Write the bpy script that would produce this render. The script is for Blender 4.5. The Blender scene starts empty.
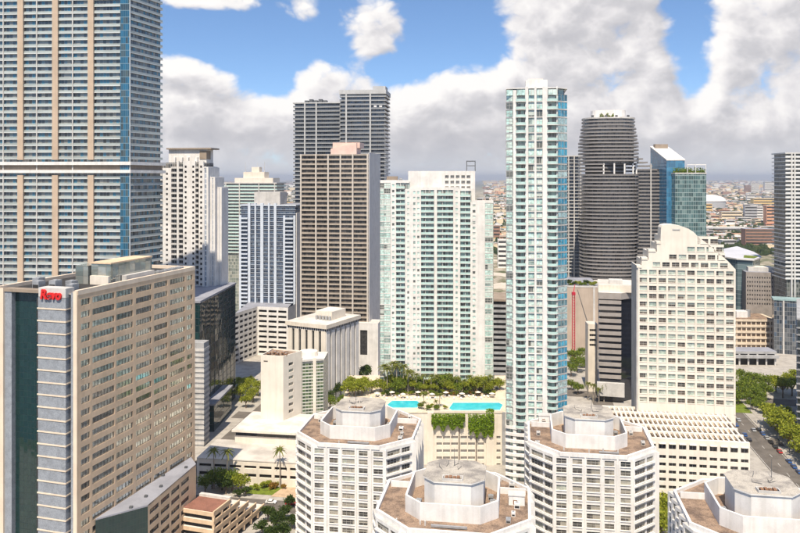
import bpy, math, random
import numpy as np
from math import sin, cos, pi, radians, sqrt, atan2, hypot, floor
from mathutils import Vector

RND = random.Random(11)
SC = bpy.context.scene
COL = SC.collection
FOC, HC, HZ = 760.0, 135.0, 178.0          # focal length and horizon in 800 px units, camera height in metres

def PX(px, Y): return (px - 400.0) * Y / FOC      # a bearing at a known distance -> metres to the side
def PZ(py, Y): return HC - (py - HZ) * Y / FOC    # an elevation at a known distance -> metres above ground

# ------------------------------------------------------------------ camera, sky, sun, exposure
cam = bpy.data.cameras.new('camera')
cam.lens = 36.0 * FOC / 800.0
cam.sensor_width = 36.0
cam.shift_y = -(266.5 - HZ) / 800.0
cam.clip_start = 1.0
cam.clip_end = 120000.0
cam_o = bpy.data.objects.new('camera', cam); COL.objects.link(cam_o)
cam_o.location = (0, 0, HC); cam_o.rotation_euler = (pi / 2, 0, 0)
SC.camera = cam_o
SC.view_settings.view_transform = 'Standard'
SC.view_settings.look = 'None'
SC.view_settings.exposure = 0.66
SC.view_settings.gamma = 1.0
SC.view_settings.use_curve_mapping = False
SC.cycles.max_bounces = 5; SC.cycles.diffuse_bounces = 3; SC.cycles.glossy_bounces = 3; SC.cycles.transmission_bounces = 2
SC.cycles.use_adaptive_sampling = True; SC.cycles.adaptive_threshold = 0.025
SC.cycles.volume_bounces = 0

HAZE = 0.00006                                    # density of the air, per metre
SUN_AZ, SUN_EL = radians(8.0), radians(59.0)     # sun behind the camera, over its left shoulder
sdir = Vector((-sin(SUN_AZ) * cos(SUN_EL), -cos(SUN_AZ) * cos(SUN_EL), sin(SUN_EL)))
sun = bpy.data.lights.new('sun', 'SUN'); sun.energy = 4.5; sun.angle = radians(0.5); sun.color = (1.0, 0.885, 0.72)
sun_o = bpy.data.objects.new('sun', sun); COL.objects.link(sun_o)
sun_o.rotation_euler = sdir.to_track_quat('Z', 'Y').to_euler()
sun_o.location = (-200, -200, 500)

class NT:
    def __init__(s, tree): s.t = tree
    def n(s, typ, ins=None, **kw):
        nd = s.t.nodes.new(typ)
        for k, v in kw.items(): setattr(nd, k, v)
        if ins:
            for k, v in ins.items():
                sock = nd.inputs[k]
                if isinstance(v, bpy.types.NodeSocket): s.t.links.new(v, sock)
                else: sock.default_value = v
        return nd
    def m(s, op, a, b=0.0, c=0.0, clamp=False):
        nd = s.n('ShaderNodeMath', {0: a, 1: b, 2: c}, operation=op); nd.use_clamp = clamp
        return nd.outputs[0]
    def v(s, op, a, b=(0, 0, 0)):
        nd = s.n('ShaderNodeVectorMath', {0: a, 1: b}, operation=op)
        return nd.outputs['Value'] if op in ('LENGTH', 'DOT_PRODUCT', 'DISTANCE') else nd.outputs[0]
    def mix(s, fac, a, b, mode='MIX'):
        nd = s.n('ShaderNodeMix', data_type='RGBA', blend_type=mode)
        for k, v in ((0, fac), (6, a), (7, b)):
            if isinstance(v, bpy.types.NodeSocket): s.t.links.new(v, nd.inputs[k])
            else: nd.inputs[k].default_value = v if k == 0 else (tuple(v) + (1,) if len(v) == 3 else v)
        return nd.outputs[2]
    def ramp(s, fac, stops, interp='LINEAR'):
        nd = s.n('ShaderNodeValToRGB', {0: fac}); cr = nd.color_ramp; cr.interpolation = interp
        while len(cr.elements) < len(stops): cr.elements.new(0.5)
        for e, (p, c) in zip(cr.elements, stops):
            e.position = p; e.color = tuple(c) + (1,) if len(c) == 3 else c
        return nd.outputs[0]
    def smooth(s, x, lo, hi, a=0.0, b=1.0):
        nd = s.n('ShaderNodeMapRange', {0: x, 1: lo, 2: hi, 3: a, 4: b}, interpolation_type='SMOOTHSTEP')
        return nd.outputs[0]

def make_world():
    w = bpy.data.worlds.new('World'); SC.world = w; w.use_nodes = True
    t = NT(w.node_tree); w.node_tree.nodes.clear()
    w.cycles.sampling_method = 'MANUAL'; w.cycles.sample_map_resolution = 256
    # cloud density as a group so that it can be sampled twice (once towards the sun, for the shading)
    g = bpy.data.node_groups.new('cloud_density', 'ShaderNodeTree')
    g.interface.new_socket('P', in_out='INPUT', socket_type='NodeSocketVector')
    g.interface.new_socket('D', in_out='OUTPUT', socket_type='NodeSocketFloat')
    q = NT(g)
    gi = q.n('NodeGroupInput'); go = q.n('NodeGroupOutput')
    P = gi.outputs[0]
    sp = q.v('MULTIPLY', P, (1.0, 1.35, 1.0))
    w1 = q.n('ShaderNodeTexNoise', {'Vector': sp, 'Scale': 0.22, 'Detail': 2.0}).outputs['Color']
    warp = q.v('MULTIPLY', q.v('SUBTRACT', w1, (.5, .5, .5)), (2.6, 2.2, 0))
    sp2 = q.v('ADD', sp, warp)
    n1 = q.n('ShaderNodeTexNoise', {'Vector': sp2, 'Scale': 0.18, 'Detail': 7.0, 'Roughness': 0.53}).outputs['Fac']
    vo2 = q.n('ShaderNodeTexVoronoi', {'Vector': sp2, 'Scale': 0.46, 'Detail': 3.0, 'Roughness': 0.46, 'Lacunarity': 2.2}, feature='F1').outputs['Distance']
    base = q.m('MULTIPLY_ADD', n1, 2.0, -1.0)
    base = q.m('ADD', base, q.m('MULTIPLY_ADD', vo2, -0.75, 0.36))
    # cloud masses and gaps, bearing / elevation in degrees: (az, el, r_az, r_el, weight)
    masses = []
    def blob(px, py, rx, ry, wgt):
        az = math.degrees(math.atan((px - 400) / FOC)); el = math.degrees(math.atan((HZ - py) / FOC * cos(radians(az))))
        masses.append((az, el, rx * 0.0715, ry * 0.0715, wgt))
    for b in ((585, 25, 95, 85, 1.1), (570, 100, 85, 55, 1.0), (635, 70, 36, 70, .6), (770, 55, 66, 64, 1.1), (715, 112, 85, 30, .8), (795, 20, 50, 55, .6),
              (465, 112, 70, 38, .85), (436, 86, 22, 24, .5), (528, 60, 26, 50, .4), (384, 25, 36, 28, 1.15), (303, 17, 18, 13, .75), (318, 82, 38, 24, .8), (205, 96, 62, 36, .85),
              (185, 66, 50, 14, .55), (205, 2, 60, 10, .9), (330, 120, 130, 24, .8),
              (688, 36, 24, 50, -1.2), (690, 86, 16, 18, -.6), (468, 32, 55, 40, -1.25), (250, 40, 75, 30, -1.1), (265, 76, 30, 18, -.8),
              (334, 40, 22, 22, -.75), (400, 72, 30, 14, -.9), (190, 32, 45, 20, -.9), (435, 8, 40, 25, -.9), (345, 5, 20, 10, -.6), (675, 4, 22, 12, -.6)):
        blob(*b)
    acc = None
    for (az, el, ra, re, wg) in masses:
        d = q.v('LENGTH', q.v('MULTIPLY', q.v('SUBTRACT', P, (az, el, 0)), (1 / ra, 1 / re, 0)))
        term = q.m('MULTIPLY', q.smooth(d, 1.75, 0.0), wg)
        acc = term if acc is None else q.m('ADD', acc, term)
    acc = q.m('MINIMUM', acc, 0.95)
    sx = q.n('ShaderNodeSeparateXYZ', {0: P})
    low = q.smooth(sx.outputs[1], 6.5, 2.0, 0.0, 0.75)          # the bank along the horizon, all round
    tot = q.m('ADD', q.m('ADD', base, acc), q.m('ADD', low, 0.22))  # constant term adds cloud cover, mostly out of view, to brighten ambient light
    g.links.new(tot, go.inputs[0])

    tc = t.n('ShaderNodeTexCoord').outputs['Generated']
    xyz = t.n('ShaderNodeSeparateXYZ', {0: tc})
    az = t.m('DEGREES', t.m('ARCTAN2', xyz.outputs[0], xyz.outputs[1]))
    el = t.m('DEGREES', t.m('ARCSINE', xyz.outputs[2]))
    P = t.n('ShaderNodeCombineXYZ', {0: az, 1: el, 2: 3.7}).outputs[0]
    def dens(p):
        nd = t.n('ShaderNodeGroup'); nd.node_tree = g
        t.t.links.new(p, nd.inputs[0]); return nd.outputs[0]
    d0 = dens(P)
    d1 = dens(t.v('ADD', P, (-0.8, 1.15, 0)))
    cover = t.smooth(d0, -0.12, 0.56)
    lit = t.m('ADD', t.m('MULTIPLY', t.m('SUBTRACT', d0, d1), 0.36), 0.70)
    lit = t.m('SUBTRACT', lit, t.m('MULTIPLY', t.smooth(d1, 0.2, 1.5), 0.34))
    lit = t.m('SUBTRACT', lit, t.m('MULTIPLY', t.smooth(el, 6.5, 1.0), 0.06))
    sky = t.n('ShaderNodeTexSky', sky_type='NISHITA', sun_disc=False, sun_elevation=SUN_EL,
              sun_rotation=atan2(sdir.x, sdir.y), altitude=0.0, air_density=1.0, dust_density=0.6, ozone_density=1.6)
    # a clear band: look a little higher into the sky model near the horizon
    vec = t.v('NORMALIZE', t.n('ShaderNodeCombineXYZ', {0: xyz.outputs[0], 1: xyz.outputs[1], 2: t.m('MULTIPLY_ADD', t.m('MAXIMUM', xyz.outputs[2], 0.0), 1.5, 0.03)}).outputs[0])
    t.t.links.new(vec, sky.inputs[0])
    skyc = t.mix(1.0, sky.outputs[0], (0.86, 1.0, 1.14), 'MULTIPLY')
    cl = t.v('MULTIPLY', t.ramp(lit, [(0.08, (.44, .435, .465)), (0.42, (.53, .52, .54)), (0.68, (.66, .64, .65)), (0.98, (.84, .815, .795))]), (8.0, 8.0, 8.0))
    veil = t.smooth(el, 3.2, 0.2, 0.0, 0.75)
    hz = t.mix(veil, cl, (4.6, 4.7, 4.95))
    sk2 = t.mix(t.smooth(el, 2.5, 0.0, 0.0, 0.7), skyc, (4.6, 4.7, 4.95))
    c = t.mix(cover, sk2, hz)
    bg = t.n('ShaderNodeBackground', {0: c, 1: 0.1})
    out = t.n('ShaderNodeOutputWorld', {0: bg.outputs[0]})
make_world()

# ------------------------------------------------------------------ materials
MATS = {}
def mat(name, col, rough=0.8, spec=0.3, var=0.10, scale=0.25, streak=0.0, bump=0.0, metal=0.0, col2=None, fine=0.0, em=None):
    """Plain surface with weathering: broad patches, fine grain and vertical rain streaks, in world space."""
    if name in MATS: return MATS[name]
    m = bpy.data.materials.new(name); m.use_nodes = True; MATS[name] = m
    t = NT(m.node_tree); b = m.node_tree.nodes['Principled BSDF']
    pos = t.n('ShaderNodeNewGeometry').outputs['Position']
    n1 = t.n('ShaderNodeTexNoise', {'Vector': pos, 'Scale': scale, 'Detail': 6.0, 'Roughness': 0.62}).outputs['Fac']
    c2 = col2 if col2 else tuple(x * (1 - 2.2 * var) for x in col)
    c = t.mix(t.smooth(n1, 0.38, 0.68), col, c2)
    if fine:
        n2 = t.n('ShaderNodeTexNoise', {'Vector': pos, 'Scale': 3.0, 'Detail': 3.0}).outputs['Fac']
        c = t.mix(1.0, c, t.ramp(n2, [(0.3, (1 - fine,) * 3), (0.7, (1 + fine * .3,) * 3)]), 'MULTIPLY')
    if streak:
        sv = t.v('MULTIPLY', pos, (0.9, 0.9, 0.045))
        n3 = t.n('ShaderNodeTexNoise', {'Vector': sv, 'Scale': 1.0, 'Detail': 4.0}).outputs['Fac']
        c = t.mix(1.0, c, t.ramp(n3, [(0.42, (1.0, 1.0, 1.0)), (0.72, (1 - streak, 1 - streak * 1.05, 1 - streak * 1.15))]), 'MULTIPLY')
    t.t.links.new(c, b.inputs['Base Color'])
    b.inputs['Roughness'].default_value = rough
    b.inputs['Specular IOR Level'].default_value = spec
    b.inputs['Metallic'].default_value = metal
    if bump:
        bn = t.n('ShaderNodeTexNoise', {'Vector': pos, 'Scale': 1.6, 'Detail': 4.0}).outputs['Fac']
        bp = t.n('ShaderNodeBump', {'Height': bn, 'Strength': bump, 'Distance': 0.3})
        t.t.links.new(bp.outputs[0], b.inputs['Normal'])
    return m

def glass(name, cols, rough=0.08, spec=0.6, metal=0.0, blind=None):
    """Window pane: each window (object) takes its own tone - dark room, blind, tinted - and mirrors the surroundings."""
    if name in MATS: return MATS[name]
    m = bpy.data.materials.new(name); m.use_nodes = True; MATS[name] = m
    t = NT(m.node_tree); b = m.node_tree.nodes['Principled BSDF']
    oi = t.n('ShaderNodeObjectInfo').outputs['Random']
    stops = [(i / len(cols), c) for i, c in enumerate(cols)]
    c = t.ramp(oi, stops, 'CONSTANT')
    pos = t.n('ShaderNodeNewGeometry').outputs['Position']
    wn = t.n('ShaderNodeTexNoise', {'Vector': pos, 'Scale': 0.7, 'Detail': 2.0}).outputs['Fac']
    c = t.mix(1.0, c, t.ramp(wn, [(0.35, (0.6,) * 3), (0.65, (1.25,) * 3)]), 'MULTIPLY')
    if blind:                                    # roller blinds drawn to a different height in every window, curtains at one side
        oc = t.n('ShaderNodeSeparateXYZ', {0: t.n('ShaderNodeTexCoord').outputs['Object']})
        r2 = t.m('FRACT', t.m('MULTIPLY', oi, 37.7)); r3 = t.m('FRACT', t.m('MULTIPLY', oi, 91.3))
        bm = t.m('GREATER_THAN', oc.outputs[2], t.m('MULTIPLY_ADD', r2, 4.2, -0.9))
        cm = t.m('GREATER_THAN', oc.outputs[0], t.m('MULTIPLY_ADD', r3, 6.0, -0.9))
        c = t.mix(t.m('MULTIPLY', t.m('MAXIMUM', bm, cm), .75), c, blind)
    t.t.links.new(c, b.inputs['Base Color'])
    b.inputs['Roughness'].default_value = rough
    b.inputs['Specular IOR Level'].default_value = spec
    b.inputs['Metallic'].default_value = metal
    return m

def glazing(name, cols, cw, ch, z0=0.0, frame=(0.3, 0.32, 0.33), fw=0.10, fh=0.08, rough=0.07, spec=0.6, bump=0.03, metal=0.0):
    """Curtain glazing too fine to build pane by pane: panes cw x ch metres with thin bars, each pane its own tone."""
    if name in MATS: return MATS[name]
    m = bpy.data.materials.new(name); m.use_nodes = True; MATS[name] = m
    t = NT(m.node_tree); b = m.node_tree.nodes['Principled BSDF']
    oc = t.n('ShaderNodeTexCoord').outputs['Object']
    s = t.n('ShaderNodeSeparateXYZ', {0: oc})
    u = t.m('DIVIDE', t.m('ADD', s.outputs[0], s.outputs[1]), cw)
    v = t.m('DIVIDE', t.m('SUBTRACT', s.outputs[2], z0), ch)
    cell = t.n('ShaderNodeCombineXYZ', {0: t.m('FLOOR', u), 1: t.m('FLOOR', v)}).outputs[0]
    wn = t.n('ShaderNodeTexWhiteNoise', {0: cell}, noise_dimensions='3D').outputs[0]
    c = t.ramp(wn, [(i / len(cols), k) for i, k in enumerate(cols)], 'CONSTANT')
    bars = t.m('MAXIMUM', t.m('LESS_THAN', t.m('FRACT', u), fw), t.m('LESS_THAN', t.m('FRACT', v), fh))
    c = t.mix(bars, c, frame)
    t.t.links.new(c, b.inputs['Base Color'])
    t.t.links.new(t.m('MULTIPLY_ADD', bars, 0.5, rough), b.inputs['Roughness'])
    b.inputs['Specular IOR Level'].default_value = spec
    b.inputs['Metallic'].default_value = metal
    if bump:
        tilt = t.n('ShaderNodeTexWhiteNoise', {0: cell}, noise_dimensions='3D').outputs[1]
        nm = t.n('ShaderNodeNewGeometry').outputs['Normal']
        nn = t.v('NORMALIZE', t.v('ADD', nm, t.v('MULTIPLY', t.v('SUBTRACT', tilt, (.5, .5, .5)), (bump, bump, bump))))
        t.t.links.new(nn, b.inputs['Normal'])
    return m

white   = mat('white_paint', (0.74, 0.715, 0.68), 0.7, var=0.07, scale=0.16, streak=0.12, fine=0.05)
cream   = mat('cream_stucco', (0.72, 0.65, 0.55), 0.8, var=0.06, scale=0.12, streak=0.10)
ivory   = mat('ivory_precast', (0.72, 0.66, 0.57), 0.8, var=0.05, scale=0.1, streak=0.08)
pale    = mat('pale_concrete', (0.55, 0.53, 0.50), 0.85, var=0.10, scale=0.2, streak=0.12)
grey    = mat('grey_concrete', (0.36, 0.36, 0.36), 0.85, var=0.12, scale=0.2, streak=0.12)
dgrey   = mat('dark_grey_metal', (0.10, 0.105, 0.11), 0.5, var=0.1)
tan_c   = mat('tan_precast', (0.66, 0.49, 0.33), 0.85, var=0.07, scale=0.15, streak=0.10)
tan_l   = mat('light_tan_precast', (0.70, 0.58, 0.45), 0.85, var=0.05, scale=0.15, streak=0.08)
pinktan = mat('pink_tan_render', (0.50, 0.385, 0.285), 0.85, var=0.05, scale=0.12, streak=0.08)
granite = mat('grey_granite', (0.30, 0.32, 0.35), 0.55, var=0.10, scale=0.6, fine=0.25)
brown   = mat('brown_concrete', (0.30, 0.24, 0.185), 0.85, var=0.08, scale=0.2, streak=0.1)
taupe   = mat('taupe_concrete', (0.33, 0.295, 0.265), 0.85, var=0.08, scale=0.2, streak=0.1)
gravel  = mat('brown_roof_gravel', (0.335, 0.235, 0.165), 0.95, var=0.22, scale=0.30, fine=0.45, bump=0.4, col2=(0.15, 0.105, 0.08))
ggravel = mat('grey_roof_gravel', (0.46, 0.42, 0.36), 0.95, var=0.2, scale=0.22, fine=0.3, bump=0.3, col2=(0.24, 0.22, 0.20))
roofw   = mat('pale_roof_membrane', (0.66, 0.61, 0.55), 0.9, var=0.12, scale=0.12, fine=0.12)
roofg   = mat('grey_roof_membrane', (0.29, 0.295, 0.33), 0.6, var=0.10, scale=0.12, fine=0.1)
rust    = mat('rusty_units', (0.26, 0.14, 0.08), 0.8, var=0.2, scale=1.0)
steel   = mat('galvanised_steel', (0.45, 0.46, 0.47), 0.45, metal=0.5, var=0.1, scale=1.0)
red     = mat('red_paint', (0.62, 0.02, 0.02), 0.5, var=0.03)
terra   = mat('terracotta_roof', (0.42, 0.17, 0.10), 0.85, var=0.12, scale=0.5, fine=0.2)
asphalt = mat('asphalt', (0.15, 0.132, 0.115), 0.9, var=0.15, scale=0.12, fine=0.2)
sidewlk = mat('concrete_paving', (0.40, 0.37, 0.33), 0.9, var=0.12, scale=0.2, fine=0.15)
marking = mat('road_paint', (0.75, 0.74, 0.70), 0.7, var=0.15, scale=0.8)
grassm  = mat('lawn', (0.16, 0.21, 0.02), 0.95, var=0.2, scale=0.4, fine=0.35)
deckm   = mat('pool_deck_paving', (0.68, 0.57, 0.44), 0.85, var=0.10, scale=0.3, fine=0.15)
brickp  = mat('red_brick_paving', (0.42, 0.17, 0.11), 0.9, var=0.12, scale=0.4, fine=0.2)
barkm   = mat('bark', (0.20, 0.15, 0.11), 0.95, var=0.15, scale=1.5)
railg   = mat('clear_green_rail', (0.46, 0.62, 0.57), 0.15, 0.5, var=0.05)
railw   = mat('pale_rail', (0.62, 0.63, 0.62), 0.4, 0.4, var=0.05)
raild   = mat('smoked_rail', (0.16, 0.17, 0.18), 0.2, 0.5, var=0.05)
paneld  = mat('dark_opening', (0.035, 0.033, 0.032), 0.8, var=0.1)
wframe  = mat('window_frame', (0.48, 0.46, 0.42), 0.5, var=0.05)
bframe  = mat('bronze_frame', (0.13, 0.11, 0.09), 0.4, var=0.05)

g_oct  = glass('residential_glass', [(.10, .09, .075), (.05, .05, .048), (.26, .25, .21), (.14, .13, .11), (.34, .36, .30), (.08, .075, .07), (.30, .27, .22), (.06, .055, .05)], 0.12, 0.5, 0.0, (.36, .33, .27))
g_saw  = glass('office_glass_green', [(.10, .085, .07), (.34, .42, .36), (.14, .12, .10), (.07, .065, .06), (.42, .48, .42), (.12, .10, .085), (.30, .38, .33)], 0.12, 0.5, 0.0, (.46, .50, .43))
g_tan  = glass('mirror_ribbon_glass', [(.62, .67, .64), (.50, .54, .52), (.70, .74, .70), (.34, .36, .35), (.58, .62, .60)], 0.10, 0.9, 0.8)
g_dark = glass('dark_glass', [(.03, .032, .034), (.05, .05, .052), (.022, .022, .025), (.08, .075, .07)], 0.08, 0.6)
g_teal = glass('teal_glass', [(.42, .60, .55), (.34, .50, .46), (.48, .66, .60), (.12, .13, .12), (.40, .57, .52), (.46, .63, .58), (.24, .32, .30), (.5, .62, .57)], 0.08, 0.6, 0.0, (.60, .66, .60))
g_blue = glass('blue_glass', [(.035, .22, .35), (.05, .29, .43), (.05, .13, .18), (.28, .42, .45), (.04, .25, .38), (.10, .20, .24), (.34, .46, .47)], 0.08, 0.7)

# ------------------------------------------------------------------ mesh building
class MB:
    def __init__(s): s.vv = []; s.ff = []; s.mm = []; s.mats = []
    def mi(s, m):
        if m not in s.mats: s.mats.append(m)
        return s.mats.index(m)
    def face(s, pts, m):
        i = len(s.vv); s.vv += [tuple(p) for p in pts]; s.ff.append(tuple(range(i, i + len(pts)))); s.mm.append(s.mi(m)); return s
    def box(s, x0, x1, y0, y1, z0, z1, m, top=None):
        i = len(s.vv)
        s.vv += [(x0, y0, z0), (x1, y0, z0), (x1, y1, z0), (x0, y1, z0), (x0, y0, z1), (x1, y0, z1), (x1, y1, z1), (x0, y1, z1)]
        a = s.mi(m); t = s.mi(top) if top else a
        for f, k in (((0, 3, 2, 1), a), ((4, 5, 6, 7), t), ((0, 1, 5, 4), a), ((1, 2, 6, 5), a), ((2, 3, 7, 6), a), ((3, 0, 4, 7), a)):
            s.ff.append(tuple(i + j for j in f)); s.mm.append(k)
        return s
    def prism(s, poly, z0, z1, m, top=None, ztop=None):
        n = len(poly); i = len(s.vv)
        s.vv += [(x, y, z0) for x, y in poly] + [(x, y, z1 if ztop is None else ztop[k]) for k, (x, y) in enumerate(poly)]
        a = s.mi(m); t = s.mi(top) if top else a
        s.ff.append(tuple(i + n - 1 - k for k in range(n))); s.mm.append(a)
        s.ff.append(tuple(i + n + k for k in range(n))); s.mm.append(t)
        for k in range(n):
            j = (k + 1) % n; s.ff.append((i + k, i + j, i + n + j, i + n + k)); s.mm.append(a)
        return s
    def ring(s, po, pi_, z0, z1, m):
        n = len(po)
        for k in range(n):
            j = (k + 1) % n
            s.face([(*po[k], z0), (*po[j], z0), (*po[j], z1), (*po[k], z1)], m)
            s.face([(*pi_[j], z0), (*pi_[k], z0), (*pi_[k], z1), (*pi_[j], z1)], m)
            s.face([(*po[k], z1), (*po[j], z1), (*pi_[j], z1), (*pi_[k], z1)], m)
            s.face([(*po[j], z0), (*po[k], z0), (*pi_[k], z0), (*pi_[j], z0)], m)
        return s
    def cyl(s, x, y, z0, z1, r0, r1, m, n=10):
        return s.tube([(x, y, z0, r0), (x, y, z1, r1)], m, n)
    def tube(s, pts, m, n=6):
        rings = []
        for k, (x, y, z, r) in enumerate(pts):
            a = pts[max(k - 1, 0)]; b = pts[min(k + 1, len(pts) - 1)]
            d = Vector((b[0] - a[0], b[1] - a[1], b[2] - a[2])).normalized()
            e = Vector((0, 0, 1)) if abs(d.z) < .9 else Vector((1, 0, 0))
            p = d.cross(e).normalized(); q = d.cross(p)
            i = len(s.vv); rings.append(i)
            s.vv += [tuple(Vector((x, y, z)) + (p * cos(2 * pi * j / n) + q * sin(2 * pi * j / n)) * r) for j in range(n)]
        a = s.mi(m)
        for k in range(len(rings) - 1):
            for j in range(n):
                s.ff.append((rings[k] + (j + 1) % n, rings[k] + j, rings[k + 1] + j, rings[k + 1] + (j + 1) % n)); s.mm.append(a)
        s.ff.append(tuple(rings[-1] + n - 1 - j for j in range(n))); s.mm.append(a)
        s.ff.append(tuple(rings[0] + j for j in range(n))); s.mm.append(a)
        return s
    def wall(s, p0, p1, z0, z1, cols, rows, depth, m, reveal=None):
        """A wall seen from the right of p0->p1's left ... outward = (dy,-dx); openings = cols x rows, cut through with reveals."""
        dx, dy = p1[0] - p0[0], p1[1] - p0[1]; L = hypot(dx, dy); dx /= L; dy /= L; nx, ny = dy, -dx
        us = sorted({0.0, L} | {round(a, 4) for c in cols for a in c}); zs = sorted({z0, z1} | {round(a, 4) for r in rows for a in r})
        pt = lambda u, z, d=0.0: (p0[0] + dx * u - nx * d, p0[1] + dy * u - ny * d, z)
        isc = lambda u: any(c[0] - 1e-3 < u < c[1] + 1e-3 for c in cols); isr = lambda z: any(r[0] - 1e-3 < z < r[1] + 1e-3 for r in rows)
        uc = [isc((a + b) / 2) for a, b in zip(us, us[1:])]; zc = [isr((a + b) / 2) for a, b in zip(zs, zs[1:])]
        for i, (a, b) in enumerate(zip(us, us[1:])):
            if not uc[i]: s.face([pt(a, z0), pt(b, z0), pt(b, z1), pt(a, z1)], m); continue
            for j, (c, d) in enumerate(zip(zs, zs[1:])):
                if not zc[j]: s.face([pt(a, c), pt(b, c), pt(b, d), pt(a, d)], m)
        rv = reveal or m
        out = []
        for (a, b) in cols:
            for (c, d) in rows:
                s.face([pt(a, c), pt(a, c, depth), pt(a, d, depth), pt(a, d)][::-1], rv)
                s.face([pt(b, c), pt(b, c, depth), pt(b, d, depth), pt(b, d)], rv)
                s.face([pt(a, c), pt(b, c), pt(b, c, depth), pt(a, c, depth)][::-1], rv)
                s.face([pt(a, d), pt(b, d), pt(b, d, depth), pt(a, d, depth)], rv)
                q = pt((a + b) / 2, (c + d) / 2, depth - 0.02); out.append((q, atan2(dy, dx), b - a, d - c))
        return out
    def mesh(s, name, smooth=False):
        me = bpy.data.meshes.new(name); me.from_pydata(s.vv, [], s.ff)
        for m in s.mats: me.materials.append(m)
        me.polygons.foreach_set('material_index', s.mm)
        if smooth: me.polygons.foreach_set('use_smooth', [True] * len(s.ff))
        me.update(); return me
    def obj(s, name, parent=None, loc=(0, 0, 0), rz=0.0, smooth=False):
        return put(name, s.mesh(name, smooth), parent, loc, rz)

def put(name, me, parent=None, loc=(0, 0, 0), rz=0.0):
    o = bpy.data.objects.new(name, me); COL.objects.link(o)
    o.location = loc; o.rotation_euler = (0, 0, rz)
    if parent: o.parent = parent
    return o
def tag(o, label, cat, group=None, kind=None):
    o['label'] = label; o['category'] = cat
    if group: o['group'] = group
    if kind: o['kind'] = kind
    return o
def thing(name, label, cat, loc=(0, 0, 0), rz=0.0, group=None):
    return tag(put(name, None, None, loc, rz), label, cat, group)
def struct(name, mb, label=None):
    o = mb.obj(name); o['kind'] = 'structure'
    if label: o['label'] = label
    return o

WIN = {}
def window_mesh(w, h, gm, fm, nx=2, nz=1, t=0.07, sill=None):
    key = (round(w, 2), round(h, 2), gm.name, fm.name, nx, nz, t, sill and sill.name)
    if key in WIN: return WIN[key]
    b = MB(); x, z = w / 2, h / 2
    b.face([(-x, 0, -z), (x, 0, -z), (x, 0, z), (-x, 0, z)], gm)
    for i in range(nx + 1):
        c = -x + w * i / nx; a0 = max(c - t / 2, -x); a1 = min(c + t / 2, x)
        b.box(a0, a1, -0.08, -0.005, -z, z, fm)
    for j in range(nz + 1):
        c = -z + h * j / nz; a0 = max(c - t / 2, -z); a1 = min(c + t / 2, z)
        b.box(-x, x, -0.06, -0.004, a0, a1, fm)
    if sill: b.box(-x - .12, x + .12, -.58, -.01, -z - .16, -z - .002, sill)
    WIN[key] = b.mesh('window'); return WIN[key]
def windows(root, slots, gm, fm=None, pane=1.3, nz=1, t=0.08, name='window', sill=None):
    fm = fm or wframe
    for (q, rz, w, h) in slots:
        put(name, window_mesh(w, h, gm, fm, max(1, round(w / pane)), nz, t, sill), root, q, rz)

def rows_down(ztop, fh, wh, n, zmin=0.6):
    """n window rows: the first one centred fh below ztop's margin."""
    out = []
    for k in range(n):
        c = ztop - k * fh
        if c - wh / 2 > zmin: out.append((c - wh / 2, c + wh / 2))
    return out
def cham(ax, ay, c):
    return [(-ax + c, -ay), (ax - c, -ay), (ax, -ay + c), (ax, ay - c), (ax - c, ay), (-ax + c, ay), (-ax, ay - c), (-ax, -ay + c)]
def inset(poly, d):
    n = len(poly); out = []
    for i in range(n):
        p, q, r = Vector(poly[i - 1]), Vector(poly[i]), Vector(poly[(i + 1) % n])
        a = (q - p).normalized(); b = (r - q).normalized()
        na = Vector((-a.y, a.x)); nb = Vector((-b.y, b.x)); k = (na + nb)
        k = k / max(0.3, (1 + na.dot(nb)))
        out.append(tuple(q + k * d))
    return out
def rect(x0, x1, y0, y1): return [(x0, y0), (x1, y0), (x1, y1), (x0, y1)]
def slabs(root, poly, zs, th, m, rail=None, rail_h=1.1, rail_in=0.12, name='floor_slab', edges=None):
    """One slab per floor, each an object (shared mesh), its balustrade a sub-part."""
    me = MB().prism(poly, 0, th, m).mesh(name)
    rm = None
    if rail:
        b = MB(); ri = inset(poly, rail_in); r2 = inset(poly, rail_in + 0.06); n = len(poly)
        for k in (edges if edges is not None else range(n)):
            j = (k + 1) % n
            b.face([(*ri[k], th), (*ri[j], th), (*ri[j], th + rail_h), (*ri[k], th + rail_h)], rail)
            b.face([(*r2[j], th), (*r2[k], th), (*r2[k], th + rail_h), (*r2[j], th + rail_h)], rail)
        rm = b.mesh('railing')
    for z in zs:
        o = put(name, me, root, (0, 0, z))
        if rm: put('railing', rm, o)
def frange(a, b, s):
    out = []; x = a
    while x < b - 1e-6: out.append(x); x += s
    return out
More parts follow.
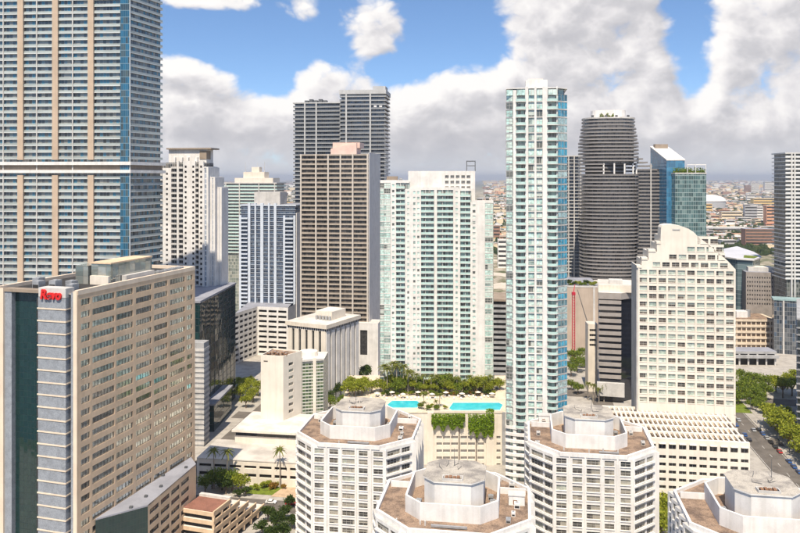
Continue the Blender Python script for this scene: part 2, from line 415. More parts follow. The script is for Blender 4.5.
# ------------------------------------------------------------------ ground, water, streets (the setting)
def ground():
    m = bpy.data.materials.new('city_ground'); m.use_nodes = True
    t = NT(m.node_tree); b = m.node_tree.nodes['Principled BSDF']
    pos = t.n('ShaderNodeNewGeometry').outputs['Position']
    n1 = t.n('ShaderNodeTexNoise', {'Vector': pos, 'Scale': 0.004, 'Detail': 8.0, 'Roughness': 0.7}).outputs['Fac']
    n2 = t.n('ShaderNodeTexNoise', {'Vector': pos, 'Scale': 0.05, 'Detail': 5.0, 'Roughness': 0.7}).outputs['Fac']
    vo = t.n('ShaderNodeTexVoronoi', {'Vector': pos, 'Scale': 0.03}).outputs['Color']
    vx = t.n('ShaderNodeSeparateXYZ', {0: vo}).outputs[0]
    c = t.ramp(n2, [(0.34, (.06, .075, .03)), (0.46, (.15, .145, .085)), (0.56, (.34, .29, .23)), (0.70, (.50, .44, .36))])
    c = t.mix(t.m('MULTIPLY', t.smooth(n1, .5, .64), .7), c, (.08, .10, .045))
    c = t.mix(t.m('MULTIPLY', t.m('GREATER_THAN', vx, .80), .8), c, (.55, .48, .40))
    d = t.n('ShaderNodeSeparateXYZ', {0: pos}).outputs[1]
    c = t.mix(t.smooth(d, 5000, 14000), c, (.13, .135, .10))
    t.t.links.new(c, b.inputs['Base Color']); b.inputs['Roughness'].default_value = 0.95
    b.inputs['Specular IOR Level'].default_value = 0.1
    g = MB()
    R_ = 45000
    g.face([(-R_, 150, 0), (R_, 150, 0), (R_, R_, 0), (-R_, R_, 0)], m)
    g.face([(-R_, 150, -3), (R_, 150, -3), (R_, 150, 0), (-R_, 150, 0)], pale)
    struct('ground', g)
    w = mat('bay_water', (0.03, 0.075, 0.075), 0.12, 0.5, var=0.15, scale=0.01, bump=0.25)
    struct('bay_water', MB().face([(-R_, -R_, -1.5), (R_, -R_, -1.5), (R_, 150, -1.5), (-R_, 150, -1.5)], w))
ground()

A9 = radians(-9)
U9 = Vector((cos(A9), sin(A9))); V9 = Vector((-sin(A9), cos(A9)))
def strip(name, pts, z, m, th=0.0):
    b = MB()
    if th: b.prism(pts, 0.0, th, m)
    else: b.face([(x, y, z) for x, y in pts], m)
    return struct(name, b)
# bay-front street grid (sheets a few mm above each other)
def band(p, d, l0, l1, w0, w1):
    n = Vector((d.y, -d.x)); p = Vector(p)
    return [tuple(p + d * l0 + n * w1), tuple(p + d * l1 + n * w1), tuple(p + d * l1 + n * w0), tuple(p + d * l0 + n * w0)]
strip('city_block', [(-260, 160), (330, 160), (330, 640), (-260, 640)], 0.02, sidewlk)
strip('avenue_road', band((174, 340), V9, -150, 420, -5, 8.5), 0.045, asphalt)
strip('avenue_pavement', band((174, 340), V9, -150, 420, 13.0, 19), 0.0, sidewlk, 0.14)
strip('bay_street', band((-47, 312), U9, -120, 60, -5.5, 5.5), 0.045, asphalt)
strip('side_street', band((-92, 360), V9, -60, 260, -6, 6), 0.052, asphalt)
strip('cross_street', band((150, 470), U9, -130, 260, -7, 7), 0.058, asphalt)
strip('tower_street', band((97, 300), V9, -60, 180, -6, 6), 0.05, asphalt)
strip('back_street', band((-40, 425), U9, -55, 260, -6, 6), 0.052, asphalt)
strip('lawn', [(-66, 325), (-44, 322), (-44, 331), (-66, 334)], 0.07, grassm)
strip('park_lawn', band((196, 445), V9, -8, 40, -7, 8), 0.06, grassm)
strip('brick_plaza', band((203, 390), V9, -40, 30, -4, 20), 0.07, brickp)
strip('driveway', [(-55, 322), (-44, 320.5), (-43, 333), (-50, 334)], 0.085, mat('driveway_pavers', (.50, .36, .24), .9, var=.12, scale=.4, fine=.2))
mk = MB()
for k in range(46):
    a = band((174, 340), V9, -140 + k * 12, -136 + k * 12, 1.6, 1.75); mk.face([(x, y, .052) for x, y in a], marking)
for w in (-4.4, 7.6):
    a = band((174, 340), V9, -150, 420, w, w + .14); mk.face([(x, y, .052) for x, y in a], marking)
for k in range(8):
    a = band((174, 452), V9, 0, 4, -4 + k * 1.5, -3.3 + k * 1.5); mk.face([(x, y, .052) for x, y in a], marking)
struct('road_markings', mk)

# ------------------------------------------------------------------ helper: equipment on roofs
def roof_units(root, spots, m=None):
    for (x, y, z, w, d, h) in spots:
        b = MB(); mm = m or steel
        b.box(-w / 2, w / 2, -d / 2, d / 2, 0, h, mm)
        b.box(-w / 2 + .15, w / 2 - .15, -d / 2 - .03, -d / 2 + .01, .2, h * .6, paneld)
        b.cyl(0, 0, h, h + .18, min(w, d) * .30, min(w, d) * .30, steel, 10)
        b.obj('roof_unit', root, (x, y, z))

# ------------------------------------------------------------------ the four chamfered white apartment towers on the bay
def octo(cx, cy, label, hut=None, seed=0):
    rn = random.Random(seed)
    zt = 45.0
    r = thing('octagonal_tower', label, 'apartment tower', (cx, cy, 0), A9, 'white octagonal apartment towers on the bay')
    a, ch, n = 20.3, 7.6, 5
    seg = (2 * (a - ch)) / n
    poly = []; plain = []
    right = []; left = []
    for k in range(n):
        y = -a + ch + k * seg
        right += [(a, y), (a + 1.7, y + .5)]
        left += [(-a, -y), (-a - 1.7, -y - .5)]
    right.append((a, a - ch)); left.append((-a, -a + ch))
    foot = [(-a + ch, -a), (a - ch, -a)] + right + [(a - ch, a), (-a + ch, a)] + left
    b = MB(); b2 = []
    rows = rows_down(zt - 2.5, 2.92, 1.75, 15, 1.0)
    wd = [(3.2), (3.0), (4.2), (3.0), (3.1)]
    bay = 2 * (a - ch) / 5
    N = len(foot)
    zw = zt - .75
    for i in range(N):
        p, q = foot[i], foot[(i + 1) % N]; L = hypot(q[0] - p[0], q[1] - p[1])
        mx, my = (p[0] + q[0]) / 2, (p[1] + q[1]) / 2
        cols = []
        if i == 0: cols = [(k * bay + (bay - wd[k]) / 2, k * bay + (bay + wd[k]) / 2) for k in range(5)]
        elif L > 9 and my < 0: cols = [(.7, L * .56), (L * .63, L - .5)]
        elif 3 < L < 6 and abs(mx) > a - .1: cols = [(.9, L - .5)]
        if cols: b2 += b.wall(p, q, 0, zw, cols, rows, .35, white)
        else: b.face([(*p, 0), (*q, 0), (*q, zw), (*p, zw)], white)
    b.face([(x, y, zw) for x, y in foot], pale)
    b.obj('wall', r)
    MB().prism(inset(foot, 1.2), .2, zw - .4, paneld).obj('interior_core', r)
    windows(r, b2, g_oct, wframe, 1.35, 2, .06, sill=white)
    rib = MB().box(-.24, .24, -.34, .04, 0, zw - .2, white).mesh('pilaster')
    for k in range(6): put('pilaster', rib, r, (-a + ch + k * bay, -a, 0))
    for sx in (-1, 1):
        L = ch * sqrt(2)
        for k in range(15):
            z = zt - 3.95 - k * 2.92
            if z < 1: break
            o = MB().box(-L / 2 + .1, L / 2 - .1, -.5, .02, 0, .3, white) if k == 0 and sx == -1 else None
            if o: octo.ledge = o.mesh('ledge')
            put('ledge', octo.ledge, r, (sx * (a - ch / 2), -a + ch / 2, z), sx * pi / 4)
    # parapet (set in at the chamfers, leaving the sloped grey ledges) and roof
    pp = cham(a + .5, a + .25, ch + 2.6); pin = inset(pp, .75)
    MB().ring(pp, pin, zw - .15, zt + .35, white).obj('parapet', r)
    MB().face([(x, y, zt - .62) for x, y in inset(pp, .3)], gravel).obj('roof', r)
    ro = cham(12.6, 12.9, 4.6); rin = inset(ro, .55)
    MB().ring([(x - .3, y - .3) for x, y in ro], [(x - .3, y - .3) for x, y in rin], zt - .64, zt + 4.0, white).obj('screen_wall', r)
    ph = cham(8.1, 8.1, 3.2)
    p = MB().prism(ph, zt - .64, zt + 7.6, white).obj('penthouse', r)
    MB().prism(inset(ph, -.35), zt + 7.6, zt + 7.95, white, ggravel).obj('penthouse_roof', p)
    # hatch pit with rusty plant at the edge of the penthouse roof, vents, cables
    h = MB(); h.ring(rect(-3.0, 2.6, -7.7, -5.0), rect(-2.75, 2.35, -7.45, -5.25), zt + 7.94, zt + 8.7, pale)
    h.face([(-2.75, -7.45, zt + 7.96), (2.35, -7.45, zt + 7.96), (2.35, -5.25, zt + 7.96), (-2.75, -5.25, zt + 7.96)], bframe)
    for k in range(4): h.box(-2.2 + k * 1.05, -1.4 + k * 1.05, -7.1, -5.6, zt + 7.97, zt + 8.75 + .15 * (k % 2), rust)
    h.obj('roof_hatch', p)
    dm = MB().box(-.45, .45, -.05, .05, 0, 2.1, bframe).mesh('door')
    put('door', dm, p, (-4.0 if seed % 2 else 3, -8.16, zt - .6))
    roof_units(r, [(10.2 + rn.uniform(-.4, .4), -3 + rn.uniform(-2, 2), zt - .64, 1.6, 2.0, 1.5), (9.8, 3, zt - .64, 1.4, 1.4, 1.2), (-9.9, rn.uniform(-4, 4), zt - .64, 1.5, 2.6, 1.3)])
    for k in range(5):
        x = rn.uniform(-17, 17); y = rn.choice([-16.2, 16.2]) + rn.uniform(-.8, .8)
        MB().cyl(0, 0, 0, rn.uniform(.7, 1.6), .22, .22, pale, 8).obj('vent_pipe', r, (x, y, zt - .62))
    for k in range(5):
        y = -11 + 5.0 * k + rn.uniform(-.6, .6); sx = rn.choice((-1, 1, 1))
        w_, d_, h_ = rn.uniform(.9, 1.7), rn.uniform(.9, 2.0), rn.uniform(.8, 1.5)
        roof_units(r, [(sx * rn.uniform(14.2, 18.0), y if abs(y - 7.5) > 2 else y + 3.4, zt - .62, w_, d_, h_)], rn.choice([steel, pale, white]))
    for k in range(3):
        dk = MB(); L_ = rn.uniform(5, 11); dk.box(-L_ / 2, L_ / 2, -.3, .3, .25, .75, steel)
        for q_ in (-.4, 0, .4): dk.box(q_ * L_ - .08, q_ * L_ + .08, -.25, .25, 0, .25, dgrey)
        dk.obj('duct', r, (rn.uniform(-8, 8), (15.2, 17.2, -16.8)[k], zt - .62))
    for k in range(4):
        pt = MB(); a_ = rn.uniform(0, 6.28); rr_ = 4.8
        pt.tube([(0, 0, .12, .07), (2.4 * cos(a_), 2.4 * sin(a_), .12, .07), (2.6 * cos(a_), 2.6 * sin(a_), .9, .07)], dgrey, 5); pt.obj('roof_pipe', p, (rr_ * cos(a_ * 1.7) * .8, rr_ * sin(a_ * 1.7) * .5 + 1, zt + 7.95))
    MB().cyl(0, 0, 0, 5.0, .09, .04, dgrey, 5).obj('antenna', p, (-5 + 2.2 * seed, 4, zt + 7.95))
    if hut:
        hb = MB(); hb.box(-2.2, 2.2, -1.6, 1.6, 0, 2.6, white); hb.box(-2.35, 2.35, -1.75, 1.75, 2.6, 2.8, pale)
        ho = hb.obj('stair_hut', r, (hut[0], hut[1], zt - .62))
        MB().box(-.55, .55, -.04, .04, 0, 1.2, rust).obj('door', ho, (-.4, -1.62, .3))
    # low tie walls between the parapet and the screen wall
    for sx in (-1, 1):
        MB().box(-3.6, 3.6, -.25, .25, zt - .62, zt + 1.1, white).obj('tie_wall', r, (sx * 15.9, 7.5, 0))
    return r
octo(-14.2, 276, 'white octagonal apartment tower closest to the palm-lined white podium', None, 1)
octo(15.5, 213, 'white octagonal apartment tower in front of the ivy-hung podium wall', (17.0, 1.5), 2)
octo(66, 267, 'white octagonal apartment tower at the foot of the slim green glass tower', (-14.5, 13.5), 3)
octo(97.5, 205, 'white octagonal apartment tower beside the tree-lined avenue', None, 4)

# ------------------------------------------------------------------ tan office slab with red roof sign
def tan_office():
    A = radians(-16.4); ca, sa = cos(A), sin(A)
    r = thing('tan_office_building', 'tan precast office slab with ribbon windows and a red sign on its grey end', 'office building', (-98.2, 231, 0), A)
    zt = 100.5; Lg = 66.3; W = 31.0
    def ty(px):                                     # bearing -> metres along the long wall
        q = (px - 400) / FOC; return (98.2 + q * 231) / (-sa - q * ca)
    b = MB()
    cols = [(ty(a_), ty(b_)) for a_, b_ in ((81, 90), (92.5, 114.5), (116.5, 133), (136, 151.5), (154, 167.5), (170, 185), (187, 192.5))]
    rows = rows_down(zt - 3.7, 3.78, 1.95, 26, 1.5)
    sl = b.wall((0, 0), (0, Lg), 0, zt, cols, rows, .45, tan_c)
    b.face([(0, Lg, 0), (-W, Lg, 0), (-W, Lg, zt), (0, Lg, zt)], tan_c)
    b.face([(-W, Lg, 0), (-W, 0, 0), (-W, 0, zt), (-W, Lg, zt)], tan_c)
    b.face([(-1.4, 0, 0), (0, 0, 0), (0, 0, zt), (-1.4, 0, zt)], tan_l)
    b.face([(-1.4, 1.4, 0), (-1.4, 0, 0), (-1.4, 0, zt), (-1.4, 1.4, zt)], tan_l)
    b.face([(-W, 0, 0), (-27.6, 0, 0), (-27.6, 0, zt), (-W, 0, zt)], tan_l)
    b.face([(-27.6, 0, 0), (-27.6, 2.5, 0), (-27.6, 2.5, zt), (-27.6, 0, zt)], tan_l)
    b.obj('wall', r)
    windows(r, sl, g_tan, bframe, 1.6, 1, .1)
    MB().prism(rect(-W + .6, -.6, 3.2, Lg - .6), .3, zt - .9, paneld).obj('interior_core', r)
    # end elevation: grey pier, dark glass slot, granite bay with pale bands, recessed curtain wall, grey pier
    MB().box(-2.4, -1.42, .25, 3.1, 0, zt - .6, granite).obj('grey_pier', r)
    MB().box(-3.3, -2.42, 1.6, 3.1, 0, zt - 1.2, g_dark).obj('glass_slot', r)
    pm = MB().box(-10.2, 0, -.9, 3.0, 0, 3.2, granite).mesh('granite_panel')
    bm_ = MB().box(-10.45, .12, -1.05, 3.0, 0, .42, tan_l).mesh('pale_band')
    nm = MB().box(-.9, 0, -.5, 3.0, 0, 2.2, paneld).mesh('window_notch')
    for k in range(26):
        z = zt - 2.0 - (k + 1) * 3.78
        if z < 0: break
        put('granite_panel', pm, r, (-3.32, 0, z + .44)); put('pale_band', bm_, r, (-3.32, 0, z)); put('window_notch', nm, r, (-13.54, 0, z + .9))
    MB().box(-13.4, -3.4, -.85, 3.0, zt - 2.0, zt + .8, pale).obj('sign_panel', r)
    cw = glazing('green_curtain_wall', [(.010, .030, .029), (.011, .033, .031), (.009, .028, .028)], 1.4, 1.89, 0, (.007, .018, .018), .06, .05, .03, .7, .02)
    MB().box(-24.9, -13.5, 2.2, 3.1, 0, zt - 1.2, cw).obj('curtain_wall', r)
    MB().box(-27.6, -24.92, .6, 3.1, 0, zt - .8, granite).obj('grey_pier', r)
    # roof and parapet
    MB().face([(-W + .3, .3, zt - 1.0), (-.3, .3, zt - 1.0), (-.3, Lg - .3, zt - 1.0), (-W + .3, Lg - .3, zt - 1.0)], roofw).obj('roof', r)
    b = MB(); b.box(-1.1, .1, .3, Lg, zt - 1.2, zt + .25, tan_l); b.box(-W, -1.15, Lg - 1.0, Lg + .1, zt - 1.2, zt + .25, tan_l); b.box(-W - .1, -W + 1, 0, Lg - 1.1, zt - 1.2, zt + .25, tan_l)
    b.box(-27.6, -13.6, .3, 3.2, zt - 1.18, zt - .2, brown); b.obj('parapet', r)
    mir = glazing('mirror_penthouse_glass', [(.42, .44, .40), (.32, .35, .32), (.50, .50, .45), (.24, .28, .26)], 3.0, 3.4, 0, (.26, .24, .2), .05, .04, .06, .9, .05, .5)
    p = MB().box(-11.2, -3.6, 20.6, 43.5, zt - .98, zt + 5.9, mir).obj('penthouse', r)
    MB().box(-11.4, -3.4, 20.4, 43.7, zt + 5.92, zt + 6.4, tan_c, tan_c).obj('penthouse_roof', p)
    MB().box(-11.0, -3.8, 19.6, 20.5, zt - .97, zt + 2.0, cream).obj('plinth_wall', p)
    q = MB().box(-17.0, -12.0, 20, 30, zt - .98, zt + 5.2, mir).obj('penthouse', r)
    MB().box(-3.3, -1.5, 26, 42, zt - .98, zt + 1.6, pale).obj('plant_screen', r)
    roof_units(r, [(-2.6, 46 + k * 4.5, zt - 1, 2.0, 3.0, 1.8) for k in range(4)] + [(-7 - k * 3.2, 6.5 + (k % 2) * 3.5, zt - 1, 2.4, 3.0, 2.2 + .5 * (k % 3)) for k in range(6)], steel)
    # red sign letters
    cu = bpy.data.curves.new('sign_letters', 'FONT'); cu.body = 'Revo'; cu.size = 4.2; cu.extrude = .28; cu.offset = .16; cu.shear = .15; cu.align_x = 'CENTER'
    cu.space_character = 1.02
    tmp = bpy.data.objects.new('t', cu); COL.objects.link(tmp)
    bpy.context.view_layer.update()
    me = bpy.data.meshes.new_from_object(tmp.evaluated_get(bpy.context.evaluated_depsgraph_get())); bpy.data.objects.remove(tmp)
    me.materials.clear(); me.materials.append(red)
    o = put('sign_letters', me, r, (-8.6, -1.2, zt - 2.5)); o.rotation_euler = (pi / 2, 0, 0); o.scale = (.86, .95, 1)
    o['label'] = 'red sign letters on a grey panel'
    # lower wing with grey sloping roof against the long wall
    zb = 28.0
    w = thing('tan_office_wing', 'low tan office wing with flat grey roof and green glass end', 'office wing', (0, 0, 0), 0)
    P0 = (-95.6, 238.6); P1 = (-82.5, 248.7)
    P2 = (-76.3, 284.3); P3 = (-80.2, 291.5)
    b = MB(); d = Vector(P2) - Vector(P1); L = d.length
    cols = []; x = 1.2
    for k in range(5): cols.append((x, x + 6.4)); x += 7.6
    cols = [c for c in cols if c[1] < L - .4]
    slw = b.wall(P1, P2, 0, zb, cols, rows_down(zb - 2.9, 3.5, 1.7, 8, 1), .45, tan_c)
    e = Vector(P3) - Vector(P2)
    slw2 = b.wall(P2, P3, 0, zb, [(1.5, e.length - 1.5)], rows_down(zb - 2.9, 3.5, 1.7, 8, 1), .45, tan_c)
    b.obj('wall', w); windows(w, slw + slw2, g_dark, bframe, 1.6, 1, .1)
    b = MB(); b.face([(*P0, 0), (*P1, 0), (*P1, zb - .5), (*P0, zb - .5)], cw); b.obj('glass_end', w)
    MB().prism([P0, P1, P2, P3], zb - .45, zb + .05, roofg, roofg).obj('roof', w)
    di = MB(); di.box(-.5, .5, -.5, .5, 0, .6, dgrey)
    dm = di.mesh('roof_vent')
    for (px, py) in ((131, 508), (146, 497), (161, 487), (186, 468), (163, 476)):
        Y = (HC - zb) * FOC / (py - HZ); put('roof_vent', dm, w, (PX(px, Y), Y, zb + .05))
tan_office()

# ------------------------------------------------------------------ serrated tan garage below the office wing
def garage_serrated():
    r = thing('terraced_garage', 'low tan parking garage with banded wall, its floors stepping back below the office wing', 'garage', (-66.2, 270, 0), radians(-18))
    zt = 16.0; Wd = 13.0
    for k, (z, L) in enumerate(((16.0, 11.5), (12.9, 18.2), (9.8, 25.0), (6.7, 31.0), (3.6, 37.5))):
        f = MB().box(-Wd, 0, 0, L, z - 1.45, z, tan_c, roofw if k else tan_l).obj('floor_band', r)
        MB().box(-Wd + .8, -.9, .9, L - .9, z - 3.1, z - 1.46, paneld).obj('dark_deck', f)
        cm = MB().box(-.7, .12, -.35, .35, z - 3.1, z - 1.46, tan_c).mesh('column')
        y = .4
        while y < L: put('column', cm, f, (0, y, 0)); y += 5.35
        MB().box(-.35, .14, 0, L, z + .001, z + .5, tan_c).obj('kerb', f)
    MB().box(-Wd + .3, -.7, .4, 10.5, zt + .02, zt + .25, mat('brown_roof_tiles', (.26, .12, .085), .9, var=.1, scale=.4, fine=.2)).obj('brown_roof', r)
    MB().box(-Wd, -.2, 11.0, 12.6, zt - 1.4, zt + .9, pale).obj('parapet', r)
garage_serrated()

# ------------------------------------------------------------------ very tall striped condominium tower
def stripe_tower():
    Y = 350; r = thing('striped_condo_tower', 'very tall condominium tower with tan vertical pilasters and glass balconies', 'skyscraper', (PX(130, Y), Y, 0), radians(-4))
    poly = [(-72, 0), (0, 0), (6.2, 24), (-8, 25), (-72, 15)]
    z0, z1, fh = 55.0, 226.0, 3.06
    gl = glazing('striped_tower_glass', [(.12, .13, .135), (.08, .16, .21), (.20, .20, .18), (.05, .20, .29), (.28, .28, .25), (.08, .09, .095), (.18, .24, .26), (.05, .06, .065)], 1.55, fh, .9, (.25, .25, .24), .10, .10, .06, .7, .05)
    MB().prism(inset(poly, .8), 0, z1 - .3, gl).obj('glass_core', r)
    MB().prism(inset(poly, .2), 0, z0 - .3, pale).obj('base', r)
    zs = [z for z in frange(z0, z1, fh) if not (135.4 < z < 143.2)]
    slabs(r, poly, zs, .26, railw, mat('pale_green_balustrade', (.40, .44, .42), .18, .5, var=.12, scale=.05), 1.0, .1, edges=(0, 1))
    m = .4605
    for c in (-70.6, -53.5, -36.8, -19.8):
        for (a, b_) in ((40, 136.3), (143.4, z1)):
            MB().box(c, c + 2.75, -.75, 1.4, a, b_, pinktan).obj('pilaster', r)
    for c in (-61, -44.8, -27.6):
        MB().box(c, c + .5, -.15, 1.4, z0, z1, pale).obj('balcony_divider', r)
    b_l = glazing('blue_corner_glass', [(.012, .075, .13), (.015, .11, .20), (.03, .05, .06), (.05, .08, .09), (.014, .09, .16)], 1.1, fh, .9, (.12, .2, .25), .08, .10, .06, .7, .03)
    MB().box(-4.6, -.15, -.12, 1.4, z0, z1, b_l).obj('corner_glazing', r)
    MB().box(-.15, .12, -.2, .3, z0, z1, railw).obj('corner_fin', r)
    big = inset(poly, -.9)
    MB().prism(big, 137.3, 138.7, white).obj('mechanical_band', r)
    MB().prism(big, 141.0, 142.5, white).obj('mechanical_band', r)
    MB().prism(inset(poly, .35), 138.75, 140.95, brown).obj('louvre_band', r)
stripe_tower()

# ------------------------------------------------------------------ slim green glass tower
def slim_tower():
    Y = 338; k = Y / FOC
    r = thing('slim_green_tower', 'slim white condominium tower with green glass and curved balconies beside the pool', 'skyscraper', (PX(506, Y), Y, 0), radians(-8))
    X_ = lambda px: (px - 506) * k
    poly = [(0, 1.6), (3.2, .3), (22.5, .3), (27.1, 4.4), (27.1, 27), (0, 27)]
    zt = PZ(88, Y)
    levels = []; z = 24.0
    while z < 139: levels.append((z, 3.0)); z += 3.0
    while z < zt - 3.6: levels.append((z, 3.46)); z += 3.46
    core = glazing('green_tower_core', [(.13, .13, .12), (.24, .34, .31), (.38, .52, .47), (.14, .14, .13), (.30, .42, .38)], 1.35, 3.0, 24, (.5, .52, .5), .12, .1, .08, .6, .03)
    MB().prism(inset(poly, 1.3), 0, zt - .4, core).obj('glass_core', r)
    for (a, b_) in ((X_(513), X_(516.3)), (X_(525), X_(528)), (X_(534), X_(536)), (X_(542), X_(547)), (X_(555.6), X_(556.6))):
        MB().box(a, b_, .28 if a < 23 else .6, 1.8, 0, zt + (.5 if a > 8 else -1), white).obj('white_pier', r)
    st = {}
    for (z, h) in levels:
        if h not in st:
            fl = MB().prism(inset(poly, .05), 0, .32, white).mesh('floor_slab')
            side = window_mesh(2.95, h - .62, g_teal, wframe, 2, 2, .1)
            mid = window_mesh(2.55, h - .62, g_teal, wframe, 2, 1, .1)
            blu = window_mesh(5.7, h - .62, g_blue, wframe, 3, 1, .1)
            lft = window_mesh(24.5, h - .62, g_teal, wframe, 14, 1, .12)
            def bal(w, out):
                c = [(0, 0)] + [(w * i / 8, -out * sin(pi * (.12 + .76 * i / 8)) ) for i in range(9)] + [(w, 0), (w, 1.0), (0, 1.0)]
                c = c[1:]
                s_ = MB().prism(c, 0, .22, white).mesh('balcony')
                q = MB(); 
                for i in range(8): q.face([(*c[i], .22), (*c[i + 1], .22), (*c[i + 1], 1.27), (*c[i], 1.27)], railg)
                return s_, q.mesh('railing')
            st[h] = (fl, side, mid, blu, lft, bal(X_(525) - X_(516.3) + .6, 1.5), bal(X_(556) - X_(547) + .6, 1.5))
        fl, side, mid, blu, lft, b1, b2 = st[h]
        put('floor_slab', fl, r, (0, 0, z))
        zc = z + .32 + (h - .32) / 2
        put('window', side, r, (1.55, .88, zc), atan2(-1.3, 3.2))
        put('window', mid, r, ((X_(528) + X_(534)) / 2, .9, zc)); put('window', mid, r, ((X_(536) + X_(542)) / 2, .9, zc))
        put('blue_window', blu, r, (24.82, 2.37, zc), atan2(4.1, 4.6))
        put('side_window', lft, r, (.02, 14.3, zc), -pi / 2)
        for (bm, x) in ((b1, X_(516.3) - .3), (b2, X_(547) - .3)):
            o = put('balcony', bm[0], r, (x, .3, z + .05)); put('railing', bm[1], o)
        mb2 = MB()
    # garage floors below
    low = [(0, 1.0), (27.1, 1.0), (27.1, 27), (0, 27)]
    slabs(r, [(-.2, 1.2), (3, 0), (13, -1.4), (24, 0), (27.3, 5), (27.3, 26), (-.2, 26)], frange(2.4, 23.5, 3.0), 1.25, white, name='garage_slab')
    MB().prism(inset(poly, .02), zt - .4, zt, white).obj('roof', r)
    for (a, b_) in ((.2, 3.0), (4.8, 8.4), (10, 12.4), (13.5, 16), (18.4, 22.4)):
        put('window', window_mesh(b_ - a, 2.6, g_teal, wframe, 2, 1, .12), r, ((a + b_) / 2, .2, zt - 2.1))
    MB().box(X_(525.5), X_(547), 3, 14, zt, zt + 3.7, white).obj('roof_block', r)
    MB().box(X_(528), X_(543), 6, 14, zt + 3.72, zt + 4.6, cream).obj('roof_block', r)
slim_tower()

# ------------------------------------------------------------------ wide white and green condominium slab behind the pool
def wide_condo():
    Y = 400; k = Y / FOC
    r = thing('wide_green_condo', 'wide white condominium slab with green glass balconies behind the pool deck', 'apartment tower', (PX(380, Y), Y, 0), radians(-3))
    x_ = lambda px: (px - 380) * k
    fh = 5.53 * k; z0 = 24.0
    secs = [(0, x_(409.5), PZ(182, Y)), (x_(409.5), x_(459), PZ(189, Y)), (x_(459), x_(471), PZ(190, Y)), (x_(471), x_(493), PZ(202, Y))]
    core = glazing('condo_core_glass', [(.16, .16, .14), (.34, .46, .42), (.22, .25, .23), (.42, .55, .50), (.12, .11, .10), (.30, .38, .35)], 1.3, fh, z0, (.5, .52, .5), .12, .1, .08, .6, .03)
    for (a, b_, zt) in secs:
        MB().box(a + .02, b_ - .02, .62, 22, z0 - 22, zt - .4, core).obj('glass_core', r)
        MB().box(a, b_, .9, 22.1, zt - .38, zt + .3, white, roofw).obj('roof', r)
        MB().box(a + .1, b_ - .1, .1, 1.0, zt - .5, zt + 1.0, white).obj('parapet', r)
    top = lambda x: [zt for a, b_, zt in secs if a - .01 <= x < b_][0]
    spec = [(0, x_(384), 'teal', 1), (x_(384), x_(390.5), 'teal', 2), (x_(390.5), x_(396), 'wall', 1), (x_(396), x_(405), 'bal', 0), (x_(405), x_(421), 'wall', 3),
            (x_(421), x_(434), 'bal', 0), (x_(434), x_(437), 'wall', 0), (x_(437), x_(453), 'bal', 0), (x_(453), x_(460), 'wall', 1), (x_(460), x_(470), 'bal', 0),
            (x_(470), x_(484.5), 'wall', 1.1), (x_(484.5), x_(492.5), 'teal', 2)]
    for (a, b_, kind, nw) in spec:
        zt = top((a + b_) / 2); n = int((zt - z0 - .6) / fh)
        zz = [zt - .6 - (j + 1) * fh for j in range(n)]
        w = b_ - a
        if kind == 'wall':
            m = MB(); cols = []
            if nw == 1: cols = [(w / 2 - .62, w / 2 + .62)]
            if nw == 1.1: cols = [(1.2, 2.7)]
            if nw == 3: cols = [(1.2, 2.2), (w / 2 + .1, w / 2 + 1.3), (w - 2.0, w - .8)]
            sl = m.wall((a, 0), (b_, 0), z0, zt, cols, [(z + .9, z + 2.3) for z in zz], .25, white)
            m.box(a, b_, .3, 1.38, z0, zt - .01, white); m.obj('white_pier', r)
            windows(r, sl, g_teal, wframe, 1.3)
        elif kind == 'teal':
            me = window_mesh(w - .15, fh - .38, g_teal, wframe, int(nw) + 1, 2, .12); se = MB().box(.05, w - .05, 0, 1.3, 0, .36, white).mesh('spandrel')
            for z in zz:
                put('bay_window', me, r, ((a + b_) / 2, .12, z + .36 + (fh - .38) / 2)); put('spandrel', se, r, (a, 0, z))
        else:
            s_ = MB().box(.04, w - .04, -.9, 1.3, 0, .24, white).mesh('balcony'); q = MB()
            q.box(.05, w - .05, -.88, -.82, .24, 1.25, railg)
            q.box(.05, .11, -.8, 1.2, .24, 1.25, railg); q.box(w - .11, w - .05, -.8, 1.2, .24, 1.25, railg)
            q = q.mesh('railing')
            for z in zz:
                o = put('balcony', s_, r, (a, 0, z)); put('railing', q, o)
            dv = MB().box(-.12, .12, .1, 1.3, z0, zt - .6, white).mesh('balcony_divider')
            nd = max(1, round(w / 2.7))
            for j in range(1, nd): put('balcony_divider', dv, r, (a + w * j / nd, -.55 if j % 2 else -.1, 0))
    # left flank
    m = MB(); zt = secs[0][2]
    n = int((zt - z0) / fh)
    sl = m.wall((-.05, 21.5), (-.05, .2), z0, zt, [(2, 4), (6, 8), (10, 12), (14, 16), (18, 20)], [(zt - .6 - (j + 1) * fh + .8, zt - .6 - (j + 1) * fh + 2.3) for j in range(n)], .2, white)
    m.obj('flank_wall', r); windows(r, sl[::1], g_teal, wframe, 1.0)
    # penthouse block with its grid of square openings
    a, b_ = x_(408), x_(475); zl, zh = PZ(203, Y), PZ(171, Y)
    m = MB(); w = b_ - a
    c0 = x_(445) - a
    cols = [(c0 + j * 2.85, c0 + j * 2.85 + 1.9) for j in range(5)]
    sl = m.wall((a, 3.2), (b_, 3.2), zl, zh, cols, [(PZ(177, Y) - .9, PZ(177, Y) + .9), (PZ(182.5, Y) - .9, PZ(182.5, Y) + .9), (PZ(188, Y) - .9, PZ(188, Y) + .9)], .8, white)
    m.box(a + .1, b_ - .1, 4.1, 16, zl, zh, pale, roofw)
    m.face([(b_, 3.2, zl), (b_, 16, zl), (b_, 16, zh), (b_, 3.2, zh)], white); m.face([(a, 16, zl), (a, 3.2, zl), (a, 3.2, zh), (a, 16, zh)], white)
    m.face([(a, 3.2, zh), (b_, 3.2, zh), (b_, 4.2, zh), (a, 4.2, zh)], white)
